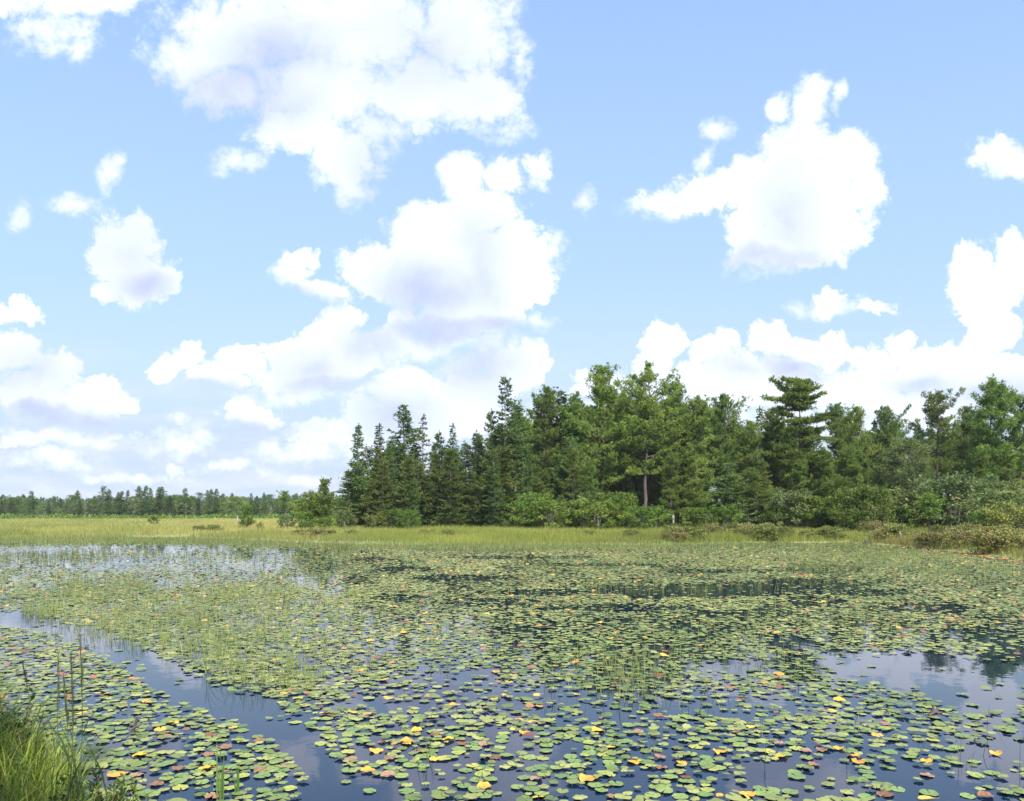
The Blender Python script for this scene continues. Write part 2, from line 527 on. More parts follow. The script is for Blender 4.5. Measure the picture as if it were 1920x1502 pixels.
def broad_mesh(seed, h=9, rad=2.6, base=.3, stems=1, fol='leaf', bark='palebark', blobs=46, per=120, leaf=.2, br=.75, flat=.75):
    """broad-leaved tree or shrub: forked stems and leaf clumps on the limb ends"""
    rng = np.random.default_rng(seed)
    wood, fo = MB(), MB()
    ends = []
    for s in range(stems):
        a = rng.uniform(0, 6.28)
        lean = rng.uniform(.05, .16) * h if stems > 1 else .03 * h
        n = 7
        q = np.linspace(0, 1, n)
        foot = rng.normal(0, .05 * rad, 2) if stems > 1 else np.zeros(2)
        hh = h * rng.uniform(.75, .95)
        pts = np.c_[foot[0] + math.cos(a) * lean * q ** 1.4 + rng.normal(0, .01 * h, n) * (q > 0), foot[1] + math.sin(a) * lean * q ** 1.4 + rng.normal(0, .01 * h, n) * (q > 0), q * hh]
        r0 = h * .011 / math.sqrt(stems) + .008
        wood.tube(pts, r0 * (1 - q * .85), 6)
        nb = max(3, blobs // stems)
        for b in range(nb):
            t = rng.uniform(base, 1)
            p0 = np.array([np.interp(t, q, pts[:, c]) for c in range(3)])
            aa = rng.uniform(0, 6.28)
            tt = (t - base) / (1 - base)
            l = rad * rng.uniform(.35, 1.05) * math.sqrt(max(.06, 1 - (tt * 1.5 - .5) ** 2 if tt > .33 else 1 - (1 - tt / .33) ** 2 * .6))
            el = rng.uniform(.05, .7)
            e = p0 + l * np.array([math.cos(aa) * math.cos(el), math.sin(aa) * math.cos(el), math.sin(el) * .9])
            e[2] = min(e[2], h)
            mid = (p0 + e) / 2 + rng.normal(0, .06 * l, 3) + [0, 0, -.06 * l]
            wood.tube([p0, mid, e], [r0 * .34 * (1 - t * .6), r0 * .2 * (1 - t * .6), .004], 4)
            ends.append(e)
    ends = np.array(ends)
    m = len(ends)
    sz = br * rng.uniform(.55, 1.25, m)
    cnt = np.maximum(12, (per * (sz / br) ** 2).astype(int))
    idx = np.repeat(np.arange(m), cnt)
    r = rng.normal(size=(len(idx), 3))
    r = nrm(r) * (rng.uniform(0, 1, (len(idx), 1)) ** .45)
    pos = ends[idx] + r * sz[idx][:, None] * np.array([1, 1, flat])
    pos[:, 2] = np.maximum(pos[:, 2], .03)
    tint = np.clip(rng.normal(.45, .22, m)[idx] + rng.normal(0, .14, len(idx)), 0, 1)
    fo.leaves(pos, leaf, leaf * .62, rng, tint)
    return wood.mesh('stems' if stems > 1 else 'trunk', M[bark]), fo.mesh('foliage' if stems > 1 else 'crown', M[fol])


def tree(name, meshes, loc, rz, s, label, cat, group=None, sub=('trunk', 'crown')):
    root = empty(name, loc, rz, s)
    tag(root, label, cat, group)
    for nm, me in zip(sub, meshes):
        place(nm, me, root)
    return root


def spot(px, D):
    x = (px - CX) / F * D
    return x, D, float(ground_z(x, D))


def height_for(top, D, z):
    return CAMH + (HZ - top) / F * D - z


PINES = [(pine_mesh(100 + k, 20, b, r, step=st, dens=dn), 20) for k, (b, r, st, dn) in enumerate(
    [(.34, 4.6, .5, 1.25), (.26, 4.3, .46, 1.25), (.42, 4.9, .55, 1.2), (.2, 4.5, .5, 1.25), (.45, 4.3, .5, 1.2), (.14, 4.0, .48, 1.25)])]
SPRUCES = [(spruce_mesh(200 + k, 16, b, r, power=pw, gap=gp), 16) for k, (b, r, pw, gp) in enumerate(
    [(.05, 2.6, .72, 0), (.05, 2.3, .8, .08), (.06, 3.0, .62, .05), (.08, 2.2, .9, .12), (.04, 2.9, .75, 0)])]
CEDARS = [(spruce_mesh(240 + k, 14, b, r, fol='cedar', power=pw, droop=.2, dens=1.15), 14) for k, (b, r, pw) in enumerate(
    [(.04, 3.0, .6), (.05, 2.6, .7), (.12, 2.8, .55)])]
BROADS = [(broad_mesh(300 + k, 10, r, .25, 1, fol, bk, 60, 110, .2, .8), 10) for k, (r, fol, bk) in enumerate(
    [(2.8, 'leaf', 'greybark'), (3.0, 'lightleaf', 'palebark'), (2.6, 'greyleaf', 'greybark')])]
SHRUBS = [(broad_mesh(330 + k, 2.6, 1.75, .1, 9, fol, 'greybark', 90, 52, .15, .3), 2.6) for k, fol in enumerate(
    ['leaf', 'leaf', 'lightleaf', 'greyleaf', 'heathgreen'])]
HEATHS = [(broad_mesh(350 + k, 1.1, 1.0, .1, 8, fol, 'bark', 60, 60, .09, .24), 1.1) for k, fol in enumerate(
    ['heath', 'heathgreen', 'goldleaf', 'heath'])]

# ---- the stand of trees behind the pond, one line per tree: pixel x, top pixel y, distance, kind, variant, width, label
STAND = [
    (672, 796, 100, 'S', 1, 1.0, 'slim spruce at the left end of the tall stand, pale trunk foot showing'),
    (710, 796, 103, 'S', 3, 1.1, 'second spruce from the left end of the tall stand, ragged narrow top'),
    (760, 760, 107, 'S', 0, 1.15, 'tallest conical spruce in the left wing of the tall stand'),
    (824, 812, 104, 'C', 1, 0.9, 'bright green tree just right of the rusty thin spruce'),
    (852, 796, 112, 'S', 3, 1.0, 'thin open spruce between the bright green tree and the broad brownish cedar'),
    (893, 808, 110, 'S', 4, 0.9, 'short dark spruce left of the tall open spire'),
    (922, 772, 108, 'C', 1, 0.8, 'brown green cedar shoulder below left of the tall open spire'),
    (968, 752, 107, 'S', 2, 0.9, 'dark spruce close against the right side of the tall open spire'),
    (935, 838, 97, 'C', 0, 1.35, 'broad brownish cedar in front of the tall open spire'),
    (1020, 726, 108, 'P', 3, 0.95, 'dense dark green pine, first rounded crown right of the tall open spire'),
    (1052, 736, 111, 'S', 2, 1.0, 'spruce with a knobbly top between two rounded pines'),
    (1078, 742, 108, 'P', 5, 1.0, 'bushy dark pine leafed nearly to the ground left of the bright broad pine'),
    (1126, 690, 106, 'P', 1, 0.95, 'tall bright green pine left of the tallest pine'),
    (1172, 735, 113, 'P', 0, 0.8, 'narrow pine squeezed between the two tallest pines'),
    (1268, 722, 109, 'P', 1, 0.9, 'full pine just right of the tallest pine'),
    (1312, 744, 107, 'P', 3, 0.95, 'broad light green pine second to the right of the tallest pine'),
    (1362, 741, 112, 'P', 4, 0.8, 'open crowned pine standing against white cloud left of the layered pine'),
    (1422, 764, 115, 'S', 3, 0.9, 'thin spruce tip poking up left of the layered pine'),
    (1452, 766, 110, 'P', 3, 0.8, 'small pine just left of the layered pine'),
    (1400, 790, 104, 'P', 3, 0.95, 'bright green pine with low crown below the thin spruce tip'),
    (1577, 758, 111, 'P', 3, 0.85, 'small dark pine first to the right of the layered pine'),
    (1608, 766, 112, 'P', 1, 0.8, 'small pine second to the right of the layered pine'),
    (1640, 788, 113, 'S', 1, 0.8, 'little spruce tip left of the pale broad tree'),
    (1668, 762, 112, 'P', 4, 0.7, 'pine rising just behind the pale broad tree'),
    (1758, 738, 106, 'P', 2, 0.85, 'open pine right of the pale broad tree, dark bare trunk below'),
    (1812, 765, 111, 'P', 1, 0.7, 'lower pine left of the tall right hand pine'),
    (1866, 712, 104, 'P', 0, 1.0, 'tall open pine nearest the right edge of the stand'),
    (1912, 742, 103, 'P', 2, 0.9, 'pine cut by the right edge of the picture'),
    (1545, 842, 98, 'P', 5, 0.8, 'young pine in front of and right of the layered pine'),
    (1605, 832, 101, 'P', 3, 0.9, 'green pine with dark trunk left of the white stemmed tree'),
    (1366, 868, 93, 'S', 2, 1.0, 'small blue green spruce at the forest edge with short visible trunk'),
    (1430, 862, 96, 'C', 2, 0.8, 'olive green cedar beside the small blue green spruce'),
    (840, 858, 98, 'C', 2, 0.8, 'olive cedar at the foot of the bright green tree'),
    (720, 868, 97, 'C', 1, 0.8, 'low olive cedar filling in front of the left spruces'),
    (785, 870, 98, 'S', 4, 1.0, 'low dark spruce in front of the tallest conical spruce'),
    (884, 880, 96, 'C', 2, 0.7, 'small cedar left of the broad brownish cedar'),
    (1068, 820, 99, 'S', 2, 1.2, 'broad grey green spruce hanging over the bushes under the bushy dark pine'),
    (655, 880, 99, 'S', 4, 0.9, 'short spruce marking the outermost left corner of the stand'),
]
LIB = {'S': ('spruce_tree', SPRUCES, 'spruce'), 'C': ('cedar_tree', CEDARS, 'cedar'), 'P': ('pine_tree', PINES, 'pine')}
for px, top, D, kind, var, wide, lab in STAND:
    nm, lib, cat = LIB[kind]
    me, h0 = lib[var]
    x, y, z = spot(px, D)
    h = height_for(top, D, z)
    s = h / h0
    sw = max(s, .8) * wide * {'P': 1.0, 'S': 1.18, 'C': 1.12}[kind]
    tree(nm, me, (x, y, z - .05), R_.uniform(0, 6.28), (sw, sw, s), lab, cat, 'trees of the stand behind the pond')

for px, top, D in [(690, 838, 112), (735, 822, 115), (775, 835, 114), (668, 868, 110), (815, 845, 113), (872, 828, 112), (905, 832, 113), (700, 880, 106), (750, 875, 107), (860, 868, 106)]:
    x, y, z = spot(px, D)
    me, h0 = SPRUCES[int(R_.integers(5))]
    s = height_for(top, D, z) / h0
    tree('spruce_tree', me, (x, y, z - .05), R_.uniform(0, 6.28), (max(s, .7) * 1.35,) * 2 + (s,), 'dense spruce filling the left wing of the stand between taller spires', 'spruce', 'filling spruces of the left wing')

# trees with a shape of their own
def special(name, me, h0, px, top, D, lab, cat, rz=0.0, wide=1.0):
    x, y, z = spot(px, D)
    s = height_for(top, D, z) / h0
    return tree(name, me, (x, y, z - .05), rz, (s * wide, s * wide, s), lab, cat, 'trees of the stand behind the pond')


special('spruce_tree', spruce_mesh(401, 20, .1, 3.6, power=.8, gap=.3, step=.42, dens=1.1, L0=.4), 20, 945, 709, 106,
        'tall spruce with an open ragged spire, highest point left of the pines', 'spruce')
special('spruce_tree', spruce_mesh(402, 15, .1, 2.6, fol='rust', power=.8, gap=.3, step=.4), 15, 797, 780, 109,
        'thin rusty tipped spruce right of the tallest left spruce', 'spruce')
special('pine_tree', pine_mesh(403, 21, .33, 5.2, step=.55, per=3, open_top=True, dens=1.2), 21, 1210, 681, 107,
        'tallest pine of the stand, open crown and dark trunk showing', 'pine')
special('pine_tree', pine_mesh(404, 19, .16, 4.4, step=.5, per=5, tiers=True, dens=1.35), 19, 1504, 708, 103,
        'layered pine with flat shelves of branches and a rounded head', 'pine')
special('broadleaf_tree', broad_mesh(405, 17, 4.4, .3, 1, 'lightleaf', 'greybark', 110, 190, .25, 1.0), 17, 1695, 786, 94,
        'pale green broad tree with white lower trunk', 'tree')

# the hidden depth of the stand
yo = sorted(R_.uniform(688, 1915, 46))
for k, px in enumerate(yo):
    D = R_.uniform(93, 100) if px < 1560 else R_.uniform(88, 97)
    x, y, z = spot(px, D)
    if 1635 < px < 1755 or 1178 < px < 1245: D = D + 14
    x, y, z = spot(px, D)
    top = R_.uniform(830, 915)
    kind = 'P' if px > 990 and R_.random() < .72 else ('C' if R_.random() < .6 else 'S')
    nm, lib, cat = LIB[kind]
    me, h0 = lib[int(R_.choice([1, 3, 5]))] if kind == 'P' else lib[int(R_.integers(len(lib)))]
    s = height_for(top, D, z) / h0
    tree(nm, me, (x, y, z - .05), R_.uniform(0, 6.28), (max(s, .5) * R_.uniform(.9, 1.1),) * 2 + (s,),
         '%s half grown %s from the left along the front of the tall stand' % (ORD[k], cat), cat, 'half grown trees along the front of the stand')
back = []
for k in range(110):
    px = R_.uniform(690, 1990)
    D = R_.uniform(116, 150)
    lim = np.interp(px, [660, 760, 860, 900, 960, 1100, 1210, 1300, 1400, 1500, 1650, 1750, 1870, 2000],
                    [850, 815, 830, 805, 765, 745, 735, 755, 778, 785, 782, 775, 760, 760])
    top = lim + R_.uniform(6, 60)
    kind = 'S' if (px < 950 and R_.random() < .8) or R_.random() < .2 else 'P'
    nm, lib, cat = LIB[kind]
    me, h0 = lib[int(R_.integers(len(lib)))]
    x, y, z = spot(px, D)
    s = height_for(top, D, z) / h0
    tree(nm, me, (x, y, z - .05), R_.uniform(0, 6.28), (max(s, .8) * 1.1,) * 2 + (s,),
         'spruce in the back of the stand, mostly hidden by front trees' if kind == 'S' else 'pine in the back of the stand, mostly hidden by front trees',
         cat, 'hidden trees deep in the stand')

# ---- shrubs at the foot of the stand and on the right bank


def shrub(px, top, D, lib, var, wide, lab, group, name='leafy_shrub', cat='shrub'):
    me, h0 = lib[var]
    x, y, z = spot(px, D)
    s = max(.25, height_for(top, D, z) / h0)
    return tree(name, me, (x, y, z - .03), R_.uniform(0, 6.28), (s * wide, s * wide, s), lab, cat, group, ('stems', 'foliage'))


row = sorted([(R_.uniform(665, 1900), R_.uniform(0, 1)) for k in range(58)])
for k, (px, r) in enumerate(row):
    D = 89 + 7 * R_.random() if px < 1600 else R_.uniform(78, 90)
    top = np.interp(px, [660, 800, 950, 1000, 1130, 1200, 1300, 1400, 1550, 1640, 1800, 1920], [972, 968, 965, 945, 938, 945, 940, 950, 935, 930, 925, 920]) + R_.uniform(-22, 22)
    v = int(R_.choice([0, 1, 2, 3, 4], p=[.36, .36, .08, .06, .14])) if px > 940 else int(R_.choice([0, 1, 4]))
    w_ = R_.uniform(.75, 1.25)
    shrub(px, top, D, SHRUBS, v, w_, '%s %s shrub from the left along the foot of the tall stand' % (ORD[k], ['green', 'green', 'light green', 'grey green', 'olive'][v]),
          'shrubs along the foot of the stand')
for px, top, D, v, w_, lab in [
    (1365, 945, 86, 0, 1.0, 'bright green bush in front of the small blue green spruce'),
    (1030, 938, 87, 1, 1.5, 'large green bush mound under the bushy dark pine'),
    (1120, 936, 87, 0, 1.4, 'large bright green bush left of the tallest pine trunk'),
    (1200, 950, 86, 0, 1.3, 'wide green bush below the tallest pine'),
    (1480, 920, 90, 3, 1.0, 'pale grey green tall shrub in front of the layered pine'),
    (1785, 890, 80, 3, 1.3, 'large grey green willow bush on the right bank'),
    (1880, 915, 72, 2, 1.2, 'light green bush near the right edge above the bank'),
    (1600, 955, 76, 1, 1.5, 'dark green bush mound at the bend of the shore'),
    (1632, 940, 76, 4, 0.8, 'twiggy olive bush at the bend of the shore'),
    (1690, 945, 80, 0, 1.1, 'green bush under the white stemmed tree'),
    (1840, 960, 64, 1, 1.0, 'dark green bush behind the brownish heath on the right'),
]:
    shrub(px, top, D, SHRUBS, v, w_, lab, 'shrubs along the foot of the stand')
golden = shrub(1905, 945, 62, HEATHS, 2, 1.0, 'golden yellow bush by the right edge of the picture', 'heath bushes on the right bank', 'heath_bush')
me = pine_mesh(411, 4.2, .52, 1.5, step=.2, per=4, L0=.22)
x, y, z = spot(1742, 66)
s = height_for(934, 66, z) / 4.2
tree('pine_sapling', me, (x, y, z), 1.0, (s * 1.05, s * 1.05, s), 'little flat topped pine on a thin bare stem on the right bank', 'pine')

hrow = []
for k in range(46):
    px = R_.uniform(1250, 1925)
    u = u_of(px)
    sh = np.interp(u, SHU, SHY)
    D = sh + 1.2 + R_.uniform(0, 1) ** 1.4 * (16 if px > 1600 else 14)
    hrow.append((px, D))
hrow.sort()
for k, (px, D) in enumerate(hrow):
    v = int(R_.choice([0, 1, 2, 3], p=[.33, .42, .07, .18]))
    x, y, z = spot(px, D)
    s = R_.uniform(.55, 1.15)
    tree('heath_bush', HEATHS[v][0], (x, y, z - .03), R_.uniform(0, 6.28), (s * 1.3, s * 1.3, s),
         '%s low %s heath bush from the left along the right bank' % (ORD[k], ['brownish', 'olive', 'golden', 'brownish'][v]), 'shrub',
         'heath bushes on the right bank', ('stems', 'foliage'))
for k, (px, D, v) in enumerate([(800, 68, 0), (842, 66, 0), (1190, 64, 1), (1100, 66, 1), (370, 84, 1), (405, 83, 1), (560, 70, 1), (620, 71, 1), (660, 70, 1), (590, 67, 0)]):
    x, y, z = spot(px, D)
    s = R_.uniform(.45, .7)
    where = ['below the left spruces', 'below the bright green tree', 'below the tallest pine', 'left below the tallest pine', 'in the golden meadow, left one',
             'in the golden meadow, right one', 'before the birch clump, left one', 'right of the birch clump', 'at the left corner of the stand', 'before the birch clump, right one'][k]
    tree('heath_bush', HEATHS[v][0], (x, y, z - .03), R_.uniform(0, 6.28), (s * 1.7, s * 1.3, s),
         'low dark bush in the marsh grass ' + where, 'shrub', 'low bushes in the marsh grass', ('stems', 'foliage'))

# ---- trees and shrubs standing in the left meadow
me = broad_mesh(421, 7.2, 2.9, .12, 4, 'leaf', 'palebark', 90, 120, .2, .62)
x, y, z = spot(585, 88)
tree('birch_clump', me, (x, y, z), .6, height_for(912, 88, z) / 7.2, 'birch clump with white stems standing alone in the marsh', 'tree', None, ('stems', 'foliage'))
me = pine_mesh(422, 7, .12, 2.2, step=.3, per=4, L0=.28)
x, y, z = spot(608, 87)
tree('pine_tree', me, (x, y, z), .2, height_for(904, 87, z) / 7, 'dark little pine growing out of the birch clump', 'pine')
shrub(646, 955, 86, SHRUBS, 2, .9, 'leafy shrub between the birch clump and the tall stand', 'shrubs in the left meadow')
shrub(575, 958, 86, SHRUBS, 1, 1.0, 'round green shrub at the left foot of the birch clump', 'shrubs in the left meadow')
shrub(612, 968, 84, SHRUBS, 0, 1.1, 'dark green shrub at the right foot of the birch clump', 'shrubs in the left meadow')
shrub(537, 965, 88, SHRUBS, 3, .9, 'twiggy greyish shrub left of the birch clump', 'shrubs in the left meadow')
shrub(462, 946, 92, SHRUBS, 1, .62, 'narrow upright dark shrub in the golden meadow', 'shrubs in the left meadow')
shrub(488, 978, 84, SHRUBS, 4, .6, 'tiny brownish shrub right of the narrow upright shrub', 'shrubs in the left meadow')
shrub(287, 968, 128, SHRUBS, 0, 1.0, 'small lone green shrub at the far side of the meadow', 'shrubs in the left meadow')
me, h0 = BROADS[1]
x, y, z = spot(445, 150)
tree('broadleaf_tree', me, (x, y, z), 2.0, (.9, .9, height_for(921, 150, z) / h0), 'yellow green birch in front of the far treeline', 'tree')

# ---- far treeline, left
FAR = [(4, 938, 'S'), (21, 932, 'S'), (38, 944, 'B'), (59, 921, 'S'), (76, 945, 'B'), (91, 937, 'S'), (101, 930, 'S'), (114, 934, 'S'), (128, 940, 'B'),
       (145, 919, 'S'), (167, 934, 'S'), (178, 936, 'S'), (194, 912, 'S'), (203, 918, 'S'), (221, 923, 'S'), (228, 921, 'S'), (240, 919, 'S'),
       (251, 928, 'B'), (261, 911, 'S'), (273, 911, 'S'), (282, 915, 'S'), (297, 914, 'S'), (304, 912, 'S'), (315, 925, 'B'), (330, 922, 'B'),
       (347, 916, 'S'), (360, 925, 'B'), (375, 921, 'B'), (389, 919, 'S'), (396, 917, 'S'), (407, 917, 'S'), (421, 928, 'B'), (434, 925, 'S'),
       (457, 926, 'B'), (471, 925, 'S'), (483, 930, 'S'), (495, 924, 'S'), (508, 934, 'B'), (519, 935, 'S'), (552, 932, 'B'),
       (566, 936, 'S'), (625, 938, 'S'), (638, 940, 'B')]
ns = nb = 0
for px, top, kind in FAR:
    D = R_.uniform(262, 285)
    x, y, z = spot(px, D)
    if kind == 'S':
        me, h0 = SPRUCES[int(R_.choice([0, 2, 4, 1]))]
        s = height_for(top, D, z) / h0
        tree('spruce_tree', me, (x, y, z), R_.uniform(0, 6.28), (s * 1.5, s * 1.5, s), '%s pointed spruce from the left in the far treeline' % ORD[ns], 'spruce', 'trees of the far treeline')
        ns += 1
    else:
        me, h0 = BROADS[int(R_.choice([0, 2, 0]))]
        s = height_for(top, D, z) / h0
        tree('broadleaf_tree', me, (x, y, z), R_.uniform(0, 6.28), (s * 1.15, s * 1.15, s), '%s rounded tree from the left in the far treeline' % ORD[nb], 'tree', 'trees of the far treeline')
        nb += 1
x, y, z = spot(110, 255)
tree('broadleaf_tree', BROADS[1][0], (x, y, z), .3, (.62, .62, height_for(947, 255, z) / 10), 'small bright yellow green tree before the far treeline', 'tree')
# unseen pine added behind the viewer so that its top shades the near bank
tree('pine_tree', PINES[4][0], (-.7, -2.9, .3), 1.3, (.42, .42, .64), 'unseen pine added behind the viewpoint to shade the near bank', 'pine')
x, y, z = spot(534, 200)
tree('pine_tree', PINES[2][0], (x, y, z), .3, (.5, .5, height_for(921, 200, z) / 20), 'flat topped pine standing above the far treeline left of the birch clump', 'pine')
for k in range(84):
    px = R_.uniform(-40, 690)
    D = R_.uniform(268, 310)
    x, y, z = spot(px, D)
    top = R_.uniform(924, 944)
    me, h0 = (SPRUCES[int(R_.integers(5))] if R_.random() < .5 else BROADS[int(R_.choice([0, 2]))])
    s = height_for(top, D, z) / h0
    sp = h0 == 16
    tree('spruce_tree' if sp else 'broadleaf_tree', me, (x, y, z), R_.uniform(0, 6.28), (s * (1.9 if sp else 1.5),) * 2 + (s,),
         ('low spruce' if sp else 'low rounded tree') + ' filling the far treeline between the taller tops', 'spruce' if sp else 'tree', 'low trees of the far treeline')
# fringe of bushes under it and the wood on the horizon
fr = MB()
n = 9000
u = R_.uniform(-.70, -.17, n); D = R_.uniform(240, 262, n)
P = np.c_[u * D, D, ground_z(u * D, D) + R_.uniform(0, 1, n) ** 1.3 * (1.3 + .9 * hash_noise(u * 90, D * .2, 3))]
fr.leaves(P, .6, .45, R_)
tag(place('undergrowth', fr.mesh('undergrowth', M['leaf'])), 'band of low bushes under the far treeline', 'undergrowth', kind='stuff')
fw = MB()
n = 3200
u = R_.uniform(-.78, .85, n); D = R_.uniform(480, 640, n)
hh = R_.uniform(8.5, 12.5, n) + 2.0 * hash_noise(u * 25, D * .01, 7)
base = np.c_[u * D, D, ground_z(u * D, D)]
k = 26
f = R_.uniform(.05, 1, (n, k)) ** .8
a = R_.uniform(0, 6.28, (n, k))
rr = (1 - f) ** .7 * 2.8 + .25
P = np.stack([base[:, None, 0] + np.cos(a) * rr, base[:, None, 1] + np.sin(a) * rr, base[:, None, 2] + f * hh[:, None]], -1).reshape(-1, 3)
fw.leaves(P, 2.0, 1.3, R_, np.clip(np.repeat(R_.uniform(.1, .8, n), k) + R_.normal(0, .1, n * k), 0, 1))
tag(place('far_woods', fw.mesh('far_woods', M['farwood'])), 'far off blue green wood on the horizon behind the left treeline', 'woods', kind='stuff')

# ------------------------------------------------------------------ grass
def blades(mb, x, y, z, h, w, lean, col, seg=1, dirv=None):
    n = len(x)
    a = R_.uniform(0, 6.28, n)
    sd = np.c_[np.cos(a), np.sin(a), np.zeros(n)]
    if dirv is None:
        b = R_.uniform(0, 6.28, n)
        dirv = np.c_[np.cos(b), np.sin(b)]
    ld = np.c_[dirv * (lean * h)[:, None], np.zeros(n)]
    p = np.c_[x, y, z]
    w = np.broadcast_to(np.asarray(w, float), (n,))[:, None]
    up = np.c_[np.zeros(n), np.zeros(n), h]
    if seg == 1:
        v = np.stack([p - sd * w / 2, p + sd * w / 2, p + up + ld], 1).reshape(-1, 3)
        mb.add(v, t=np.arange(n * 3).reshape(n, 3), col=np.repeat(col, 3, 0))
    else:
        m1 = p + up * .45 + ld * .2
        m2 = p + up * .8 + ld * .55
        tip = p + up * (1 - .12 * np.minimum(lean, 2)[:, None]) + ld
        v = np.stack([p - sd * w / 2, p + sd * w / 2, m1 + sd * w * .5, m1 - sd * w * .5, m2 + sd * w * .32, m2 - sd * w * .32, tip], 1).reshape(-1, 3)
        o = np.arange(n)[:, None] * 7
        q = np.concatenate([o + [0, 1, 2, 3], o + [3, 2, 4, 5]])
        mb.add(v, q=q, t=o + [5, 4, 6], col=np.repeat(col, 7, 0))


def mixc(a, b, t):
    return np.asarray(a) + (np.asarray(b) - np.asarray(a)) * t[:, None]


def meadow_col(x, y):
    px = CX + x / y * F
    n = len(x)
    t = np.clip(.5 + .55 * hash_noise(x * .22, y * .12, 5) + R_.normal(0, .18, n), 0, 1)
    left = np.clip((760 - px) / 200, 0, 1)
    c = mixc((.13, .17, .03), (.27, .29, .055), t) * (1 - left[:, None]) + mixc((.16, .19, .045), (.32, .315, .09), t) * left[:, None]
    dead = np.clip(hash_noise(x * .9, y * .35, 17) - .35, 0, 1) * 1.3 + np.clip(hash_noise(x * .25, y * .18, 23) - .3, 0, 1)
    c = c + (np.array((.17, .125, .055)) - c) * np.clip(dead * .75, 0, .8)[:, None]
    gold = np.clip(1 - np.abs((px - 470) / 230), 0, 1) * np.clip((y - 72) / 8, 0, 1)
    c = c + (np.array((.42, .35, .12)) - c) * np.clip(gold * .6 + R_.normal(0, .1, n), 0, 1)[:, None]
    br = np.clip((px - 1400) / 300, 0, 1) * np.clip(.5 + hash_noise(x * .6, y * .6, 9), 0, 1)
    return c + (np.array((.26, .19, .07)) - c) * (br * .6)[:, None]


gm = MB()
def meadow(n, y0, y1, u0, u1, h0, h1, w, keep=None):
    y = np.sqrt(R_.uniform(y0 ** 2, y1 ** 2, n))
    u = R_.uniform(u0, u1, n)
    x = u * y
    sh = far_shore(x, y)
    z = ground_z(x, y)
    ok = (z > -.12) & (y > 12)
    edge = np.clip((y - sh + 1.5) / 3.0, .15, 1)
    ok &= R_.random(n) < edge
    x, y, z = x[ok], y[ok], z[ok]
    h = R_.uniform(h0, h1, len(x)) * np.clip(.75 + .35 * hash_noise(x * .3, y * .3, 6) + .4 * hash_noise(x * 1.1, y * .8, 16), .2, 1.7)
    blades(gm, x, y, np.maximum(z, -.05), h, w, R_.uniform(.05, .5, len(x)), meadow_col(x, y))


meadow(210000, 54, 76, -.68, .68, .35, .75, .028)
meadow(120000, 72, 110, -.68, .68, .4, .8, .045)
meadow(90000, 110, 258, -.70, -.15, .3, .55, .11)
meadow(70000, 36, 66, .38, .72, .3, .7, .02)
tag(place('marsh_grass', gm.mesh('marsh_grass', M['grass'], use_col=True)), 'yellow green marsh grass covering the far shore and the left meadow', 'grass', kind='stuff')

# ------------------------------------------------------------------ lily pads
CHAN = np.array([(-60, 1150, 13), (0, 1158, 10), (70, 1168, 11), (150, 1192, 13), (206, 1210, 17), (250, 1235, 22), (300, 1265, 24), (350, 1292, 22),
                 (413, 1314, 20), (470, 1335, 24), (535, 1366, 30), (575, 1412, 40), (605, 1460, 46), (625, 1510, 60)], float)
GAPS = [  # x, y, rx, ry, how much of the pads is missing
    (1700, 1258, 175, 26, .95), (1790, 1272, 150, 36, .9), (1850, 1310, 110, 30, .8), (1640, 1232, 120, 14, .8), (1890, 1245, 60, 40, .8),
    (1780, 1450, 150, 55, .62), (1490, 1448, 95, 30, .8), (1900, 1400, 70, 60, .6), (1410, 1322, 120, 26, .6), (1300, 1109, 210, 13, .93),
    (1500, 1098, 130, 11, .9), (1545, 1068, 70, 9, .8), (1540, 1128, 60, 9, .7), (1130, 1325, 190, 30, .6), (850, 1268, 110, 20, .7), (770, 1312, 130, 22, .55),
    (1000, 1300, 90, 18, .6), (690, 1490, 70, 30, .97), (1340, 1252, 80, 16, .75), (730, 1215, 50, 12, .6), (800, 1450, 60, 20, .5), (960, 1400, 70, 16, .35),
    (860, 1085, 100, 6, .8), (1000, 1112, 90, 7, .75), (1160, 1142, 130, 7, .75), (1400, 1152, 110, 8, .7), (1485, 1205, 50, 14, .8), (960, 1182, 70, 8, .6), (1610, 1112, 110, 7, .75), (1720, 1142, 100, 8, .7), (1830, 1192, 100, 14, .75), (760, 1122, 60, 6, .7), (700, 1050, 50, 5, .7), (1100, 1060, 140, 3, .7), (1350, 1072, 120, 4, .7), (900, 1031, 120, 3, .8), (980, 1046, 170, 3, .7), (760, 1068, 60, 5, .7), (600, 1075, 34, 18, .3), (920, 1130, 90, 8, .55), (1180, 1165, 80, 6, .5), (1290, 1180, 60, 10, .5),
    (190, 1330, 30, 12, .3), (330, 1400, 50, 10, .3), (160, 1385, 35, 14, .55), (420, 1430, 25, 12, .3),
]


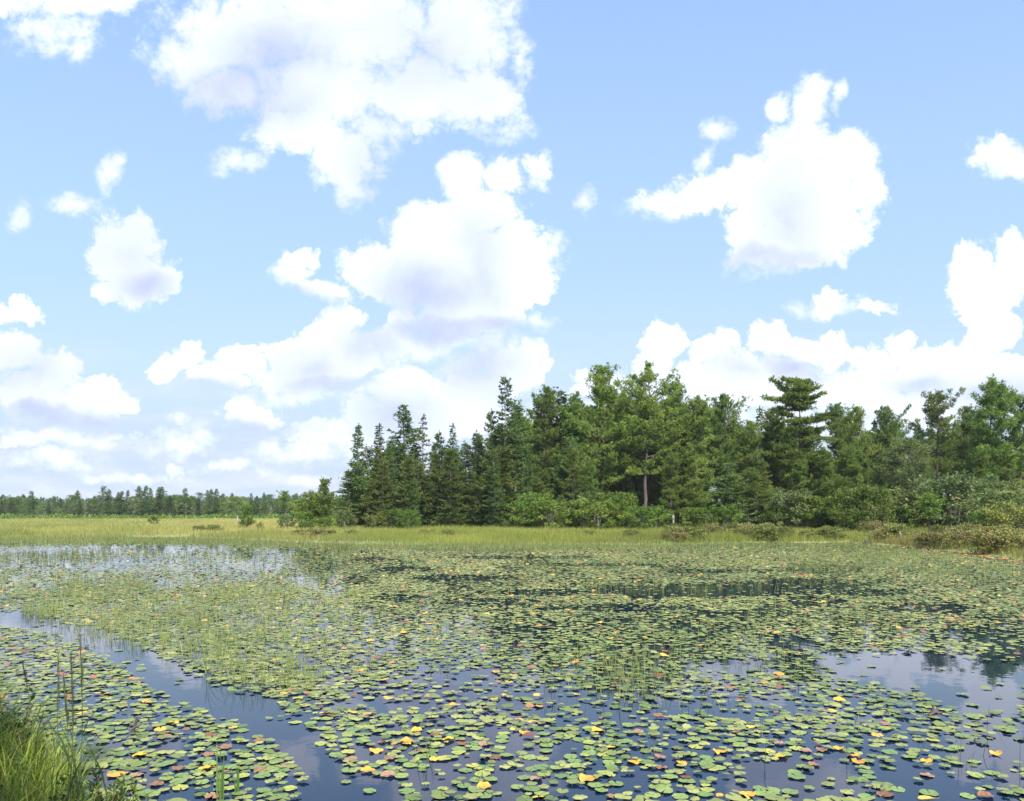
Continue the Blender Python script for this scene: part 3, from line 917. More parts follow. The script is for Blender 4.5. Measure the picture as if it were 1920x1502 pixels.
def cover(px, py):
    c = np.interp(py, [1018, 1040, 1060, 1130, 1220, 1300, 1400, 1502], [.12, .58, .65, .64, .6, .55, .5, .47])
    left = np.clip((670 - px) / 60, 0, 1)
    cl = np.interp(py, [1012, 1022, 1060, 1075, 1140, 1200, 1300, 1400], [.0, .12, .25, .5, .62, .66, .66, .66])
    c = c * (1 - left) + cl * left
    k = np.interp(px, CHAN[:, 0], CHAN[:, 1]); hw = np.interp(px, CHAN[:, 0], CHAN[:, 2])
    wig = 6 * hash_noise(px * .05, py * .08, 3)
    d = np.abs(py - k + wig) / (hw * 1.25)
    ch = np.where(px < 640, np.clip(1.35 - d, 0, .35) / .35, 0)
    c = c * (1 - .97 * ch)
    for gx, gy, rx, ry, a in GAPS:
        d = np.hypot((px - gx) / rx, (py - gy) / ry) + .28 * hash_noise(px * .04 + gx, py * .09, 8)
        c = c * (1 - a * np.clip((1.15 - d) / .3, 0, 1))
    c = c * np.clip(1.0 + .42 * hash_noise(px * .021, py * .06, 12) + .42 * hash_noise(px * .05, py * .13, 14), .12, 1.3)
    return np.clip(c, 0, .9)


def in_lake(x, y, d=.1):
    return (ground_z(x, y) < -d * .25)


YEL = [(1102, 1463, 1.35), (763, 1392, 1.1), (728, 1313, .95), (690, 1343, .9), (780, 1370, 1.0), (840, 1388, 1.0), (973, 1353, .85), (982, 1375, .95),
       (815, 1425, .8), (690, 1447, 1.0), (1188, 1430, 1.05), (850, 1323, .8), (1080, 1303, .75), (955, 1282, .85), (1007, 1307, .75), (907, 1477, 1.0),
       (220, 1454, 1.3), (387, 1443, 1.2), (261, 1419, 1.0), (323, 1357, 1.1), (275, 1302, .9), (275, 1317, .9), (196, 1307, .8), (182, 1302, .7), (151, 1340, .95),
       (129, 1311, .7), (609, 1340, 1.0), (533, 1302, .85), (557, 1313, .8), (1462, 1420, 1.1), (1573, 1405, .9), (1645, 1383, .85), (1867, 1415, .9),
       (1737, 1428, .9), (1600, 1420, .9), (1400, 1493, 1.2), (300, 1372, .9)]
BRN = [(908, 1397, .95), (927, 1421, .95), (730, 1423, .95), (728, 1455, 1.05), (993, 1327, .8), (294, 1472, .9), (335, 1443, 1.0), (396, 1380, 1.05), (308, 1383, 1.1),
       (420, 1402, 1.2), (1660, 1491, 1.1), (1847, 1494, 1.0), (1738, 1455, .9), (790, 1408, 1.0), (1005, 1462, .9), (1240, 1440, .9), (1510, 1409, .9), (1660, 1362, .8)]
pads = []                                    # x, y, r, class (0 green, 1 yellow, 2 brown)
for lst, cls in ((YEL, 1), (BRN, 2)):
    for px, py, s in lst:
        x, y = water_at(px, py)
        pads.append((x, y, .066 * s, cls))
grid = {}
CELL = .3


def crowded(x, y, r, tight):
    ci, cj = int(math.floor(x / CELL)), int(math.floor(y / CELL))
    for a in (-1, 0, 1):
        for b in (-1, 0, 1):
            for (x2, y2, r2) in grid.get((ci + a, cj + b), ()):
                if (x - x2) ** 2 + (y - y2) ** 2 < (tight * (r + r2)) ** 2: return True
    return False


def put(x, y, r):
    grid.setdefault((int(math.floor(x / CELL)), int(math.floor(y / CELL))), []).append((x, y, r))


for p_ in pads: put(*p_[:3])
y0 = 5.6
while y0 < 74:
    y1 = y0 * 1.06
    rm = .055 if y0 < 22 else .055 + .0008 * (y0 - 22)
    A = math.pi * rm * rm * 1.05
    lmax = -math.log(1 - .9) / A * (1.25 if y0 < 20 else 1)
    ua, ub = -.72, .72
    area = (ub - ua) * (y1 ** 2 - y0 ** 2) / 2
    n = int(lmax * area)
    y = np.sqrt(R_.uniform(y0 ** 2, y1 ** 2, n)); x = R_.uniform(ua, ub, n) * y
    px, py = CX + x / y * F, HZ + CAMH / y * F
    lam = -np.log(1 - cover(px, py)) / A * (1.25 if y0 < 20 else 1)
    ok = (R_.random(n) < lam / lmax) & in_lake(x, y)
    x, y = x[ok], y[ok]
    r = rm * R_.uniform(.5, 1.4, len(x))
    q = R_.random(len(x))
    pyx = HZ + CAMH / y * F
    fy = np.where(y < 15, .012, .022)
    shoreR = (x / y > .44) & (y > far_shore(x, y) - 3.2)
    cls = np.where(q < fy, 1, np.where(q < fy + np.where(y < 15, .025, .035), 2, 0))
    cls = np.where(shoreR & (R_.random(len(x)) < .45), np.where(R_.random(len(x)) < .45, 1, 2), cls)
    if y0 < 20:
        for k in range(len(x)):
            if not crowded(x[k], y[k], r[k], .6):
                put(x[k], y[k], r[k]); pads.append((x[k], y[k], r[k], int(cls[k])))
    else:
        pads.extend(zip(x, y, r, cls.astype(int)))
    y0 = y1
PA = np.array(pads)
ppx, ppy = CX + PA[:, 0] / PA[:, 1] * F, HZ + CAMH / PA[:, 1] * F
show = (ppx > 8) & (ppx < 1912) & (ppy < 1496) & ~((ppx < 290) & (ppy > 1502 - (290 - ppx) * .75))
size = np.where(show, PA[:, 2] / PA[:, 1], 0) * np.where(PA[:, 3] > 0, 1.12, 1)
order = np.argsort(-size)
near = order[:296]
rest = np.ones(len(PA), bool); rest[near] = False


def pad_mesh(seed, kind, mat):
    """unit lily pad: a notched disc a few mm thick with a wavy, here and there upturned rim"""
    rng = np.random.default_rng(seed)
    n = 30
    gap = rng.uniform(.06, .16)
    th = np.linspace(gap, 2 * np.pi - gap, n)
    rr = np.array([.06, .3, .55, .8, .94, 1.0])
    wob = 1 + .03 * np.sin(3 * th + rng.uniform(0, 6)) + .02 * np.sin(7 * th + rng.uniform(0, 6)) + .012 * rng.normal(size=n)
    Rg, Th = np.meshgrid(rr, th, indexing='ij')
    Rw = Rg * (1 + (wob - 1)[None] * Rg)
    x, y = Rw * np.cos(Th), Rw * np.sin(Th)
    z = .018 * np.sin(2 * Th + rng.uniform(0, 6)) * Rg ** 2 + .03 * np.sin(5 * Th + rng.uniform(0, 6)) * Rg ** 3
    if kind == 0:
        z = z + .07 * np.clip(Rg - .85, 0, 1) / .15 * np.clip(np.sin(Th + rng.uniform(0, 6)), 0, 1)
    else:
        a = rng.uniform(0, 6.28)
        for amp, aa in ((rng.uniform(.4, .8) / kind, a), (rng.uniform(.15, .5) / kind, a + rng.uniform(2, 4))):
            t = np.clip(x * math.cos(aa) + y * math.sin(aa) - .25, 0, 1)
            z = z + amp * t ** 1.3
            x = x - math.cos(aa) * t * .35 * amp; y = y - math.sin(aa) * t * .35 * amp
        z = z + .06 * np.sin(6 * Th + rng.uniform(0, 6)) * Rg ** 2
    top = np.stack([x, y, z], -1).reshape(-1, 3)
    bot = top - [0, 0, .018]
    m = len(rr)
    i, j = np.meshgrid(np.arange(m - 1), np.arange(n - 1), indexing='ij')
    qa = np.stack([i * n + j, (i + 1) * n + j, (i + 1) * n + j + 1, i * n + j + 1], -1).reshape(-1, 4)
    off = m * n
    e = np.arange(n - 1)
    o_ = (m - 1) * n
    rim = np.stack([o_ + e, o_ + off + e, o_ + off + e + 1, o_ + e + 1], -1)
    inn = np.stack([e, e + 1, off + e + 1, off + e], -1)
    c = np.arange(m - 1) * n
    s1 = np.stack([c, off + c, off + c + n, c + n], -1)
    s2 = np.stack([c + n - 1, c + 2 * n - 1, off + c + 2 * n - 1, off + c + n - 1], -1)
    mb = MB()
    mb.add(np.concatenate([top, bot]), q=np.concatenate([qa, qa[:, ::-1] + off, rim, inn, s1, s2]))
    return mb.mesh('lily_pad', mat, smooth=True)


PM = [[pad_mesh(500 + k, 0, M['pad_green']) for k in range(8)], [pad_mesh(520 + k, 1, M['pad_yellow']) for k in range(6)],
      [pad_mesh(540 + k, 2, M['pad_brown']) for k in range(4)]]
nearp = sorted(near.tolist(), key=lambda k: ppx[k])
yl = [k for k in nearp if PA[k, 3] == 1]
bl = [k for k in nearp if PA[k, 3] == 2]
labels = {}
for n_, k in enumerate(yl): labels[k] = '%s curled yellow lily pad from the left among the near pads' % ORD[n_]
for n_, k in enumerate(bl): labels[k] = '%s reddish brown lily pad from the left among the near pads' % ORD[n_]
buckets = {}
for k in nearp:
    if PA[k, 3] != 0: continue
    d = [((ppx[k] - ppx[q]) ** 2 + (2.2 * (ppy[k] - ppy[q])) ** 2, q) for q in yl]
    dd, q = min(d)
    dx, dy = ppx[k] - ppx[q], 2.2 * (ppy[k] - ppy[q])
    rel = ('right of' if dx > 0 else 'left of') if abs(dx) > abs(dy) else ('in front of' if dy > 0 else 'behind')
    buckets.setdefault((rel, q), []).append((dd, k))
for (rel, q), lst in buckets.items():
    lst.sort()
    for r_, (dd, k) in enumerate(lst):
        labels[k] = '%s green lily pad %s the %s curled yellow pad from the left' % ('nearest' if r_ == 0 else ORD[r_] + ' nearest', rel, ORD[yl.index(q)])
for k in nearp:
    x, y, r, c = PA[k]
    c = int(c)
    me = PM[c][int(R_.integers(len(PM[c])))]
    o = place('lily_pad', me, None, (x, y, R_.uniform(.005, .016)), (R_.normal(0, .025), R_.normal(0, .025), R_.uniform(0, 6.28)), (r, r * R_.uniform(.88, 1), r))
    tag(o, labels[k], 'lily pad', ['green lily pads near the bank', 'yellow lily pads near the bank', 'brown lily pads near the bank'][c])

# the thousands beyond
pm = MB()


def pad_bulk(sel, seg, notch):
    x, y, r, c = PA[sel].T
    n = len(x)
    if n == 0: return
    a0 = R_.uniform(0, 6.28, n)
    g_ = .14 if notch else 0.0
    th = np.linspace(g_, 2 * np.pi - g_, seg + 1)[None] + a0[:, None] if notch else (np.arange(seg) / seg * 2 * np.pi)[None] + a0[:, None]
    K = th.shape[1]
    rad = r[:, None] * (1 + .07 * R_.normal(size=(n, K)))
    tx, ty = R_.normal(0, .045, n), R_.normal(0, .045, n)
    zc = R_.uniform(.008, .03, n)
    X, Y = np.cos(th) * rad, np.sin(th) * rad
    Z = zc[:, None] + X * tx[:, None] + Y * ty[:, None] + .05 * r[:, None] * R_.normal(size=(n, K))
    curl = (c > 0) | (R_.random(n) < .07)
    cd = R_.uniform(0, 6.28, n)
    cu = np.clip(np.cos(th - cd[:, None]), 0, 1) * (curl * R_.uniform(.05, .45, n))[:, None] * r[:, None]
    Z = np.maximum(Z + cu, .004)
    v = np.concatenate([np.stack([x, y, zc + .004], -1)[:, None], np.stack([x[:, None] + X, y[:, None] + Y, Z], -1)], 1)
    e = np.arange(K - 1 if notch else K)
    t = np.stack([np.zeros_like(e), e + 1, (e + 1) % K + 1], -1)
    T_ = (np.arange(n)[:, None, None] * (K + 1) + t[None]).reshape(-1, 3)
    q = np.clip(R_.normal(.45, .3, n) + .3 * hash_noise(x * .5, y * .25, 21), 0, 1)
    col = mixc((.078, .115, .032), (.245, .255, .078), q)
    yc = mixc((.50, .33, .05), (.40, .17, .04), R_.random(n))
    bc = mixc((.13, .045, .02), (.27, .13, .07), R_.random(n))
    col = np.where((c == 1)[:, None], yc, np.where((c == 2)[:, None], bc, col))
    pm.add(v.reshape(-1, 3), t=T_, col=np.repeat(col, K + 1, 0))


yy = PA[:, 1]
pad_bulk(rest & (yy < 22), 14, True)
pad_bulk(rest & (yy >= 22) & (yy < 38), 9, False)
pad_bulk(rest & (yy >= 38), 7, False)
tag(place('lily_pads', pm.mesh('lily_pads', M['pads'], use_col=True)), 'carpet of lily pads spreading over the pond behind the near pads', 'lily pads', kind='stuff')

# ------------------------------------------------------------------ sedge standing in the water
SEDGE = [  # x, y, rx, ry, blades per m2, height, greenness
    (500, 1270, 95, 22, 170, .4, 1), (560, 1285, 60, 16, 170, .4, 1), (450, 1245, 120, 22, 70, .34, 1), (250, 1165, 160, 20, 70, .32, 1), (380, 1225, 70, 14, 150, .3, 1), (620, 1240, 70, 16, 110, .3, .8), (70, 1150, 30, 8, 260, .42, 1),
    (150, 1130, 150, 26, 26, .32, .9), (330, 1130, 220, 40, 55, .27, .95), (500, 1150, 190, 44, 58, .27, .95), (300, 1190, 210, 26, 90, .28, .95), (480, 1215, 160, 28, 90, .3, .9),
    (120, 1095, 160, 14, 24, .35, .9), (60, 1048, 140, 12, 22, .4, .5), (250, 1042, 180, 10, 12, .35, .5), (560, 1085, 60, 10, 26, .4, .6), (500, 1050, 160, 16, 10, .4, .6),
    (640, 1035, 30, 10, 30, .5, .5), (690, 1245, 70, 22, 34, .3, .5), (790, 1255, 90, 22, 14, .32, .4), (840, 1190, 50, 14, 26, .3, .8), (930, 1225, 30, 10, 44, .3, .9),
    (1140, 1266, 100, 36, 80, .38, .95), (1190, 1285, 100, 30, 70, .36, .9), (1250, 1240, 70, 20, 40, .3, .9), (1330, 1195, 140, 26, 26, .28, .9), (1480, 1160, 160, 24, 24, .28, .95),
    (1120, 1300, 130, 34, 12, .42, .25), (1280, 1310, 140, 36, 12, .4, .3), (1420, 1240, 90, 22, 26, .32, .7), (1500, 1265, 50, 22, 26, .34, .8), (1640, 1180, 110, 22, 16, .3, .9),
    (1300, 1027, 420, 9, 70, .26, .95), (900, 1026, 260, 6, 50, .25, .9), (1650, 1040, 150, 9, 60, .22, .95), (120, 1014, 150, 6, 40, .4, .9), (330, 1016, 120, 5, 34, .35, .8), (520, 1022, 110, 5, 30, .35, .85), (1420, 1050, 300, 12, 34, .2, 1), (1700, 1060, 200, 18, 40, .22, 1), (1560, 1085, 120, 16, 22, .22, .9), (1280, 1105, 220, 12, 16, .35, .7), (900, 1120, 120, 10, 10, .35, .7),
    (1840, 1085, 120, 16, 18, .36, .9), (300, 1014, 330, 4, 26, .35, .8), (1000, 1025, 380, 6, 26, .4, .8), (760, 1045, 60, 5, 14, .35, .7),
    (1880, 1440, 60, 40, 16, .4, .25), (1700, 1430, 140, 60, 5, .38, .3), (1350, 1400, 160, 80, 4, .34, .5), (850, 1440, 120, 60, 4, .36, .3), (760, 1380, 120, 40, 4, .34, .3),
    (1240, 1370, 120, 40, 6, .36, .5), (1490, 1400, 120, 40, 7, .34, .6), (400, 1290, 50, 10, 30, .36, .4), (280, 1222, 60, 8, 30, .36, .5), (1120, 1370, 120, 40, 5, .34, .4),
    (1600, 1480, 130, 30, 6, .36, .3), (1780, 1390, 80, 30, 7, .34, .4), (1540, 1345, 60, 40, 8, .34, .6), (900, 1500, 90, 30, 4, .34, .3),
]
sg = MB()
for gx, gy, rx, ry, dn, hh, gr in SEDGE:
    # ellipse on the water: sample in photo angles, weight by true area so the stand is even on the pond
    x0, y0_ = water_at(gx, gy)
    ya, yb = CAMH * F / (gy + ry * 1.3 - HZ), CAMH * F / max(gy - ry * 1.3 - HZ, 36)
    ua, ub = u_of(gx - rx * 1.3), u_of(gx + rx * 1.3)
    area = (ub - ua) * (yb ** 2 - ya ** 2) / 2
    n = int(min(area * dn, 26000))
    if n < 1: continue
    nc_ = max(1, n // 5)
    cy = np.sqrt(R_.uniform(ya ** 2, yb ** 2, nc_)); cx = R_.uniform(ua, ub, nc_) * cy
    y = np.repeat(cy, 5) + R_.normal(0, .07, nc_ * 5); x = np.repeat(cx, 5) + R_.normal(0, .05, nc_ * 5)
    px, py = CX + x / y * F, HZ + CAMH / y * F
    d = np.hypot((px - gx) / rx, (py - gy) / ry) + .25 * hash_noise(px * .05, py * .1, 31)
    ok = (R_.random(len(x)) < np.clip((1.25 - d) / .5, 0, 1)) & in_lake(x, y, .05) & (y > 5.5)
    x, y = x[ok], y[ok]
    n = len(x)
    if n == 0: continue
    h = hh * .78 * R_.uniform(.3, 1.35, n)
    wd = np.clip(.0036 + y * .0002, .0045, .015)
    t = np.clip(R_.normal(.5, .25, n), 0, 1)
    cg = mixc((.11, .155, .04), (.28, .305, .10), t)
    cb_ = mixc((.035, .045, .02), (.12, .12, .05), t)
    col = np.where((R_.random(n) < gr)[:, None], cg, cb_)
    low = gr < .45
    lean = np.abs(R_.normal(.5, .35, n)) if low else np.abs(R_.normal(.15, .28, n))
    b = R_.normal(.1, 1.0 if low else 2.5, n)
    dv = np.c_[np.cos(b), np.sin(b) * .6]
    blades(sg, x, y, np.full(n, -.02), h, wd, lean, col, seg=2, dirv=dv)
tag(place('water_sedge', sg.mesh('water_sedge', M['grass'], use_col=True)), 'thin sedge and rush blades standing in the pond among the pads', 'sedge', kind='stuff')

# ------------------------------------------------------------------ near bank, bottom left
bk = MB()


def bank(n, h0, h1, w, c0, c1, lean0, lean1, back=0.0):
    x = R_.uniform(-6.5, -1.55, n); y = R_.uniform(3.9, 8.2, n)
    ns_ = near_shore(x) - y
    ok = (ns_ > -.05 + back) & (ns_ < 2.4)
    x, y = x[ok], y[ok]
    m = len(x)
    far = np.clip((-x - 2.2) / 2.0, 0, 1)
    h = R_.uniform(h0, h1, m) * (.62 + .45 * far)
    blades(bk, x, y, ground_z(x, y), h, w * R_.uniform(.6, 1.4, m), R_.uniform(lean0, lean1, m), mixc(c0, c1, np.clip(R_.normal(.5, .25, m), 0, 1)), seg=2)


bank(26000, .32, .78, .006, (.11, .18, .02), (.34, .40, .05), .1, .8)
bank(26000, .2, .66, .0055, (.035, .065, .015), (.12, .17, .03), .1, 1.1)
bank(3500, .45, .85, .0035, (.30, .28, .08), (.40, .33, .15), .1, .8, .1)
bank(1500, .45, .8, .011, (.08, .14, .02), (.22, .28, .05), .1, .9)
tag(place('bank_grass', bk.mesh('bank_grass', M['grass'], use_col=True)), 'thick fresh green grass on the near bank at bottom left', 'grass', kind='stuff')

M['stalk'] = bark_mat('reed_stalk', (.05, .07, .02), (.10, .13, .04), 14)
M['seed'] = foliage_mat('reed_seed_head', (.035, .045, .015), (.11, .11, .04), trans=.2)


def reed(px0, py0, px1, py1, D, lab, head, droop=.05):
    """a tall reed: foot and tip given as photo pixels at distance D"""
    rng = np.random.default_rng(int(px1 * 7 + py1))
    at = lambda px, py: np.array([(px - CX) / F * D, D, CAMH + (HZ - py) / F * D])
    a, b = at(px0, py0), at(px1, py1)
    gz = float(ground_z(a[0], D))
    a = a + (a - b) * max(0.0, (a[2] - gz) / max(b[2] - a[2], .01))
    root = empty('reed_stalk', a)
    tag(root, lab, 'reed', 'tall reeds on the near bank')
    st = MB()
    s = np.linspace(0, 1, 9)
    d = b - a
    side = np.array([d[2], 0, -d[0]]) / np.linalg.norm(d)
    pts = s[:, None] * d + np.sin(s * 3.14)[:, None] * side * droop
    st.tube(pts, .0042 * (1 - s * .6), 5)
    place('stem', st.mesh('stem', M['stalk']), root)
    lf = MB()
    for q in range(3):
        t = rng.uniform(.15, .6); p0 = d * t + math.sin(t * 3.14) * side * droop
        aa = rng.choice([-1, 1]) * rng.uniform(.3, 1.0)
        dv = np.array([[math.cos(rng.uniform(-.5, .5)) * np.sign(aa), rng.uniform(-.4, .4)]])
        n = 1
        blades(lf, np.array([p0[0]]), np.array([p0[1]]), np.array([p0[2]]), np.array([rng.uniform(.2, .42)]), .012, np.array([abs(aa)]), np.array([[.07, .11, .025]]), seg=2, dirv=dv)
    place('leaf_blades', lf.mesh('leaf_blades', M['grass'], use_col=True), root)
    if head:
        hd = MB()
        m = int(120 * head)
        q = rng.uniform(1 - .30 * head, 1.0, m)
        pos = q[:, None] * d + np.sin(q * 3.14)[:, None] * side * droop + rng.normal(0, 1, (m, 3)) * (.0035 * (1.15 - (q - q.min()) / np.ptp(q)))[:, None]
        hd.tufts(pos, np.tile(nrm(d[None]), (m, 1)), .06, .003, 1, .12, rng)
        place('seed_head', hd.mesh('seed_head', M['seed']), root)
    return root


reed(88, 1420, 108, 1232, 4.9, 'leftmost tall reed with a slender seed head leaning right', .9)
reed(118, 1440, 132, 1232, 4.7, 'tall reed with the widest feathery seed head, middle of the three tallest', 1.2)
reed(138, 1400, 150, 1205, 4.9, 'tallest reed with a dark narrow seed head, right of the others', .8)
reed(112, 1480, 119, 1275, 4.6, 'shorter reed with a brush like head in front of the tall reeds', .8)
reed(128, 1450, 123, 1318, 4.7, 'bare thin reed stem among the tall reeds', 0)
reed(160, 1440, 153, 1372, 5.0, 'short bent reed right of the tall reeds', 0, .12)
reed(48, 1330, 43, 1250, 5.6, 'faint short reed with a small head near the left edge', .5)


def rush(px, py0, py1, lab, n, wdt):
    x, y = water_at(px, py0)
    root = empty('rush_clump', (x, y, 0))
    tag(root, lab, 'rush', 'rush clumps near the bottom edge')
    mb = MB()
    H = (py0 - py1) / F * y
    h = H * np.clip(R_.normal(.72, .2, n), .3, 1); h[0] = H
    blades(mb, R_.normal(0, wdt, n), R_.normal(0, wdt, n), np.full(n, -.02), h, .011, np.abs(R_.normal(.04, .05, n)),
           mixc((.06, .12, .03), (.15, .22, .06), R_.random(n)), seg=2)
    place('blades', mb.mesh('blades', M['grass'], use_col=True), root)


rush(414, 1500, 1380, 'tall dark rush clump rising from the water at the bottom edge', 12, .018)
rush(443, 1488, 1425, 'smaller rush clump just right of the tall dark rush clump', 9, .015)

M['sprig'] = foliage_mat('sprig_leaves', (.05, .085, .025), (.12, .17, .04), (.22, .12, .06), trans=.25)


def sprig(px, py, D, h, lab, n=5, lean=.25):
    """upright leafy shoots of a bank shrub"""
    rng = np.random.default_rng(int(px * 3 + py))
    x = (px - CX) / F * D
    top = CAMH + (HZ - py) / F * D
    gz = float(ground_z(x, D))
    h = max(h, top - gz)
    root = empty('bank_shrub', (x, D, gz))
    tag(root, lab, 'shrub', 'leafy shoots on the near bank')
    st, lf = MB(), MB()
    for k in range(n):
        a = rng.uniform(0, 6.28); hh = h * (1 if k == 0 else rng.uniform(.55, .95)); ln = lean * rng.uniform(.2, 1)
        s = np.linspace(0, 1, 7)
        pts = np.c_[math.cos(a) * ln * hh * s ** 1.5, math.sin(a) * ln * hh * s ** 1.5, hh * s]
        st.tube(pts, .005 * (1 - .7 * s), 4)
        m = 34
        q = np.sort(rng.uniform(.3, 1, m))
        pos = np.stack([np.interp(q, s, pts[:, c]) for c in range(3)], -1)
        az = np.arange(m) * 2.4 + rng.normal(0, .3, m)
        d = nrm(np.c_[np.cos(az), np.sin(az), rng.uniform(.6, 1.5, m)])
        lf.tufts(pos, d, .055, .02, 1, .12, rng, np.clip(rng.normal(.45, .25, m), 0, 1))
    place('stems', st.mesh('stems', M['stalk']), root)
    place('leaves', lf.mesh('leaves', M['sprig']), root)


for px, py, D, lab, n in [(195, 1408, 5.3, 'tallest upright leafy shoots on the bank, pointing right', 6), (160, 1430, 5.1, 'leafy shoots left of the tallest shoots', 5),
                          (245, 1455, 5.5, 'leafy reddish shoots at the right end of the bank', 5), (262, 1478, 5.6, 'lowest leafy shoots at the tip of the bank', 4),
                          (215, 1450, 5.3, 'dense leafy shoots in the middle of the bank tip', 6), (130, 1455, 4.9, 'dark leafy shoots under the tall reeds', 6),
                          (60, 1330, 5.8, 'yellow green leafy shoots near the left edge of the bank', 7), (20, 1300, 5.9, 'leafy shoots at the very left edge, highest on the bank', 7),
                          (40, 1400, 5.2, 'leafy shoots below the yellow green ones at the left edge', 6)]:
    sprig(px, py, D, .3, lab, n)

# ------------------------------------------------------------------ small things
def stump(px, py, D, s, lab):
    x, y, z = spot(px, D)
    rng = np.random.default_rng(px)
    mb = MB()
    sp = np.linspace(0, 1, 6)
    mb.tube(np.c_[.04 * np.sin(sp * 4), .03 * sp, sp * .55] * s, np.array([.11, .085, .07, .075, .055, .02]) * s, 9)
    for a, l, r, up in ((.3, .75, .05, -.05), (2.6, .5, .045, -.03), (4.4, .45, .05, 0), (1.2, .4, .035, .25)):
        q = np.linspace(0, 1, 5)
        mb.tube(np.c_[np.cos(a) * l * q, np.sin(a) * l * q, .13 * (1 - q) + up * q + .05 * np.sin(q * 5)] * s, r * s * (1 - .75 * q), 6)
    o = place('tree_stump', mb.mesh('tree_stump', M['greybark'], smooth=True), None, (x, y, max(z, 0) + .02))
    tag(o, lab, 'stump')


stump(1688, 1018, 58.5, 1.3, 'bleached gnarled stump on the right shore below the little pine')
stump(1622, 1018, 60.5, .8, 'small bleached root snag at the bend of the shore')


def snag(px, py, h, lab):
    x, y = water_at(px, py)
    mb = MB()
    q = np.linspace(0, 1, 4)
    mb.tube(np.c_[.06 * q, .02 * q, -.05 + (h + .05) * q], .022 * (1 - .5 * q), 6)
    mb.tube([(0, 0, h * .2), (.07, 0, h * .5), (.10, .01, h * .55)], [.018, .012, .005], 5)
    tag(place('dead_snag', mb.mesh('dead_snag', M['bark']), None, (x, y, 0)), lab, 'dead stick', 'dead sticks standing in the pond')


snag(529, 1139, .28, 'short black stick standing in the sedge left of the reflected stand')
snag(245, 1376, .16, 'dark stick among the pads in front of the left bank')
snag(921, 1083, .3, 'dark stick among the middle pads below the broad cedar')
snag(1742, 1345, .12, 'dark brown stub beside the open pool on the right')

# ------------------------------------------------------------------ air
hz = MB()
X0, X1, Y0, Y1, Z0, Z1 = -3100, 3100, -120, 1620, -2.0, 34
c8 = [(x, y, z) for z in (Z0, Z1) for y in (Y0, Y1) for x in (X0, X1)]
hz.add(c8, q=[(0, 2, 3, 1), (4, 5, 7, 6), (0, 1, 5, 4), (2, 6, 7, 3), (0, 4, 6, 2), (1, 3, 7, 5)])
m, nt, out = new_mat('haze')
pv = N(nt, 'ShaderNodeVolumePrincipled')
pv.inputs['Color'].default_value = (.86, .92, 1, 1)
pv.inputs['Density'].default_value = .00011
nt.links.new(pv.outputs[0], out.inputs['Volume'])
tag(place('haze', hz.mesh('haze', m)), 'thin summer haze over the pond and the far woods', 'haze', kind='stuff')

# ------------------------------------------------------------------ sky, sun, camera
SUN_EL, SUN_AZ = math.radians(50), math.radians(156)      # azimuth clockwise from +Y
sd = Vector((math.sin(SUN_AZ) * math.cos(SUN_EL), math.cos(SUN_AZ) * math.cos(SUN_EL), math.sin(SUN_EL)))
sl = bpy.data.lights.new('sun', 'SUN')
sl.energy = 4.7
sl.angle = math.radians(.53)
sl.color = (1, .96, .89)
so = bpy.data.objects.new('sun', sl)
COL.objects.link(so)
so.rotation_euler = sd.to_track_quat('Z', 'Y').to_euler()

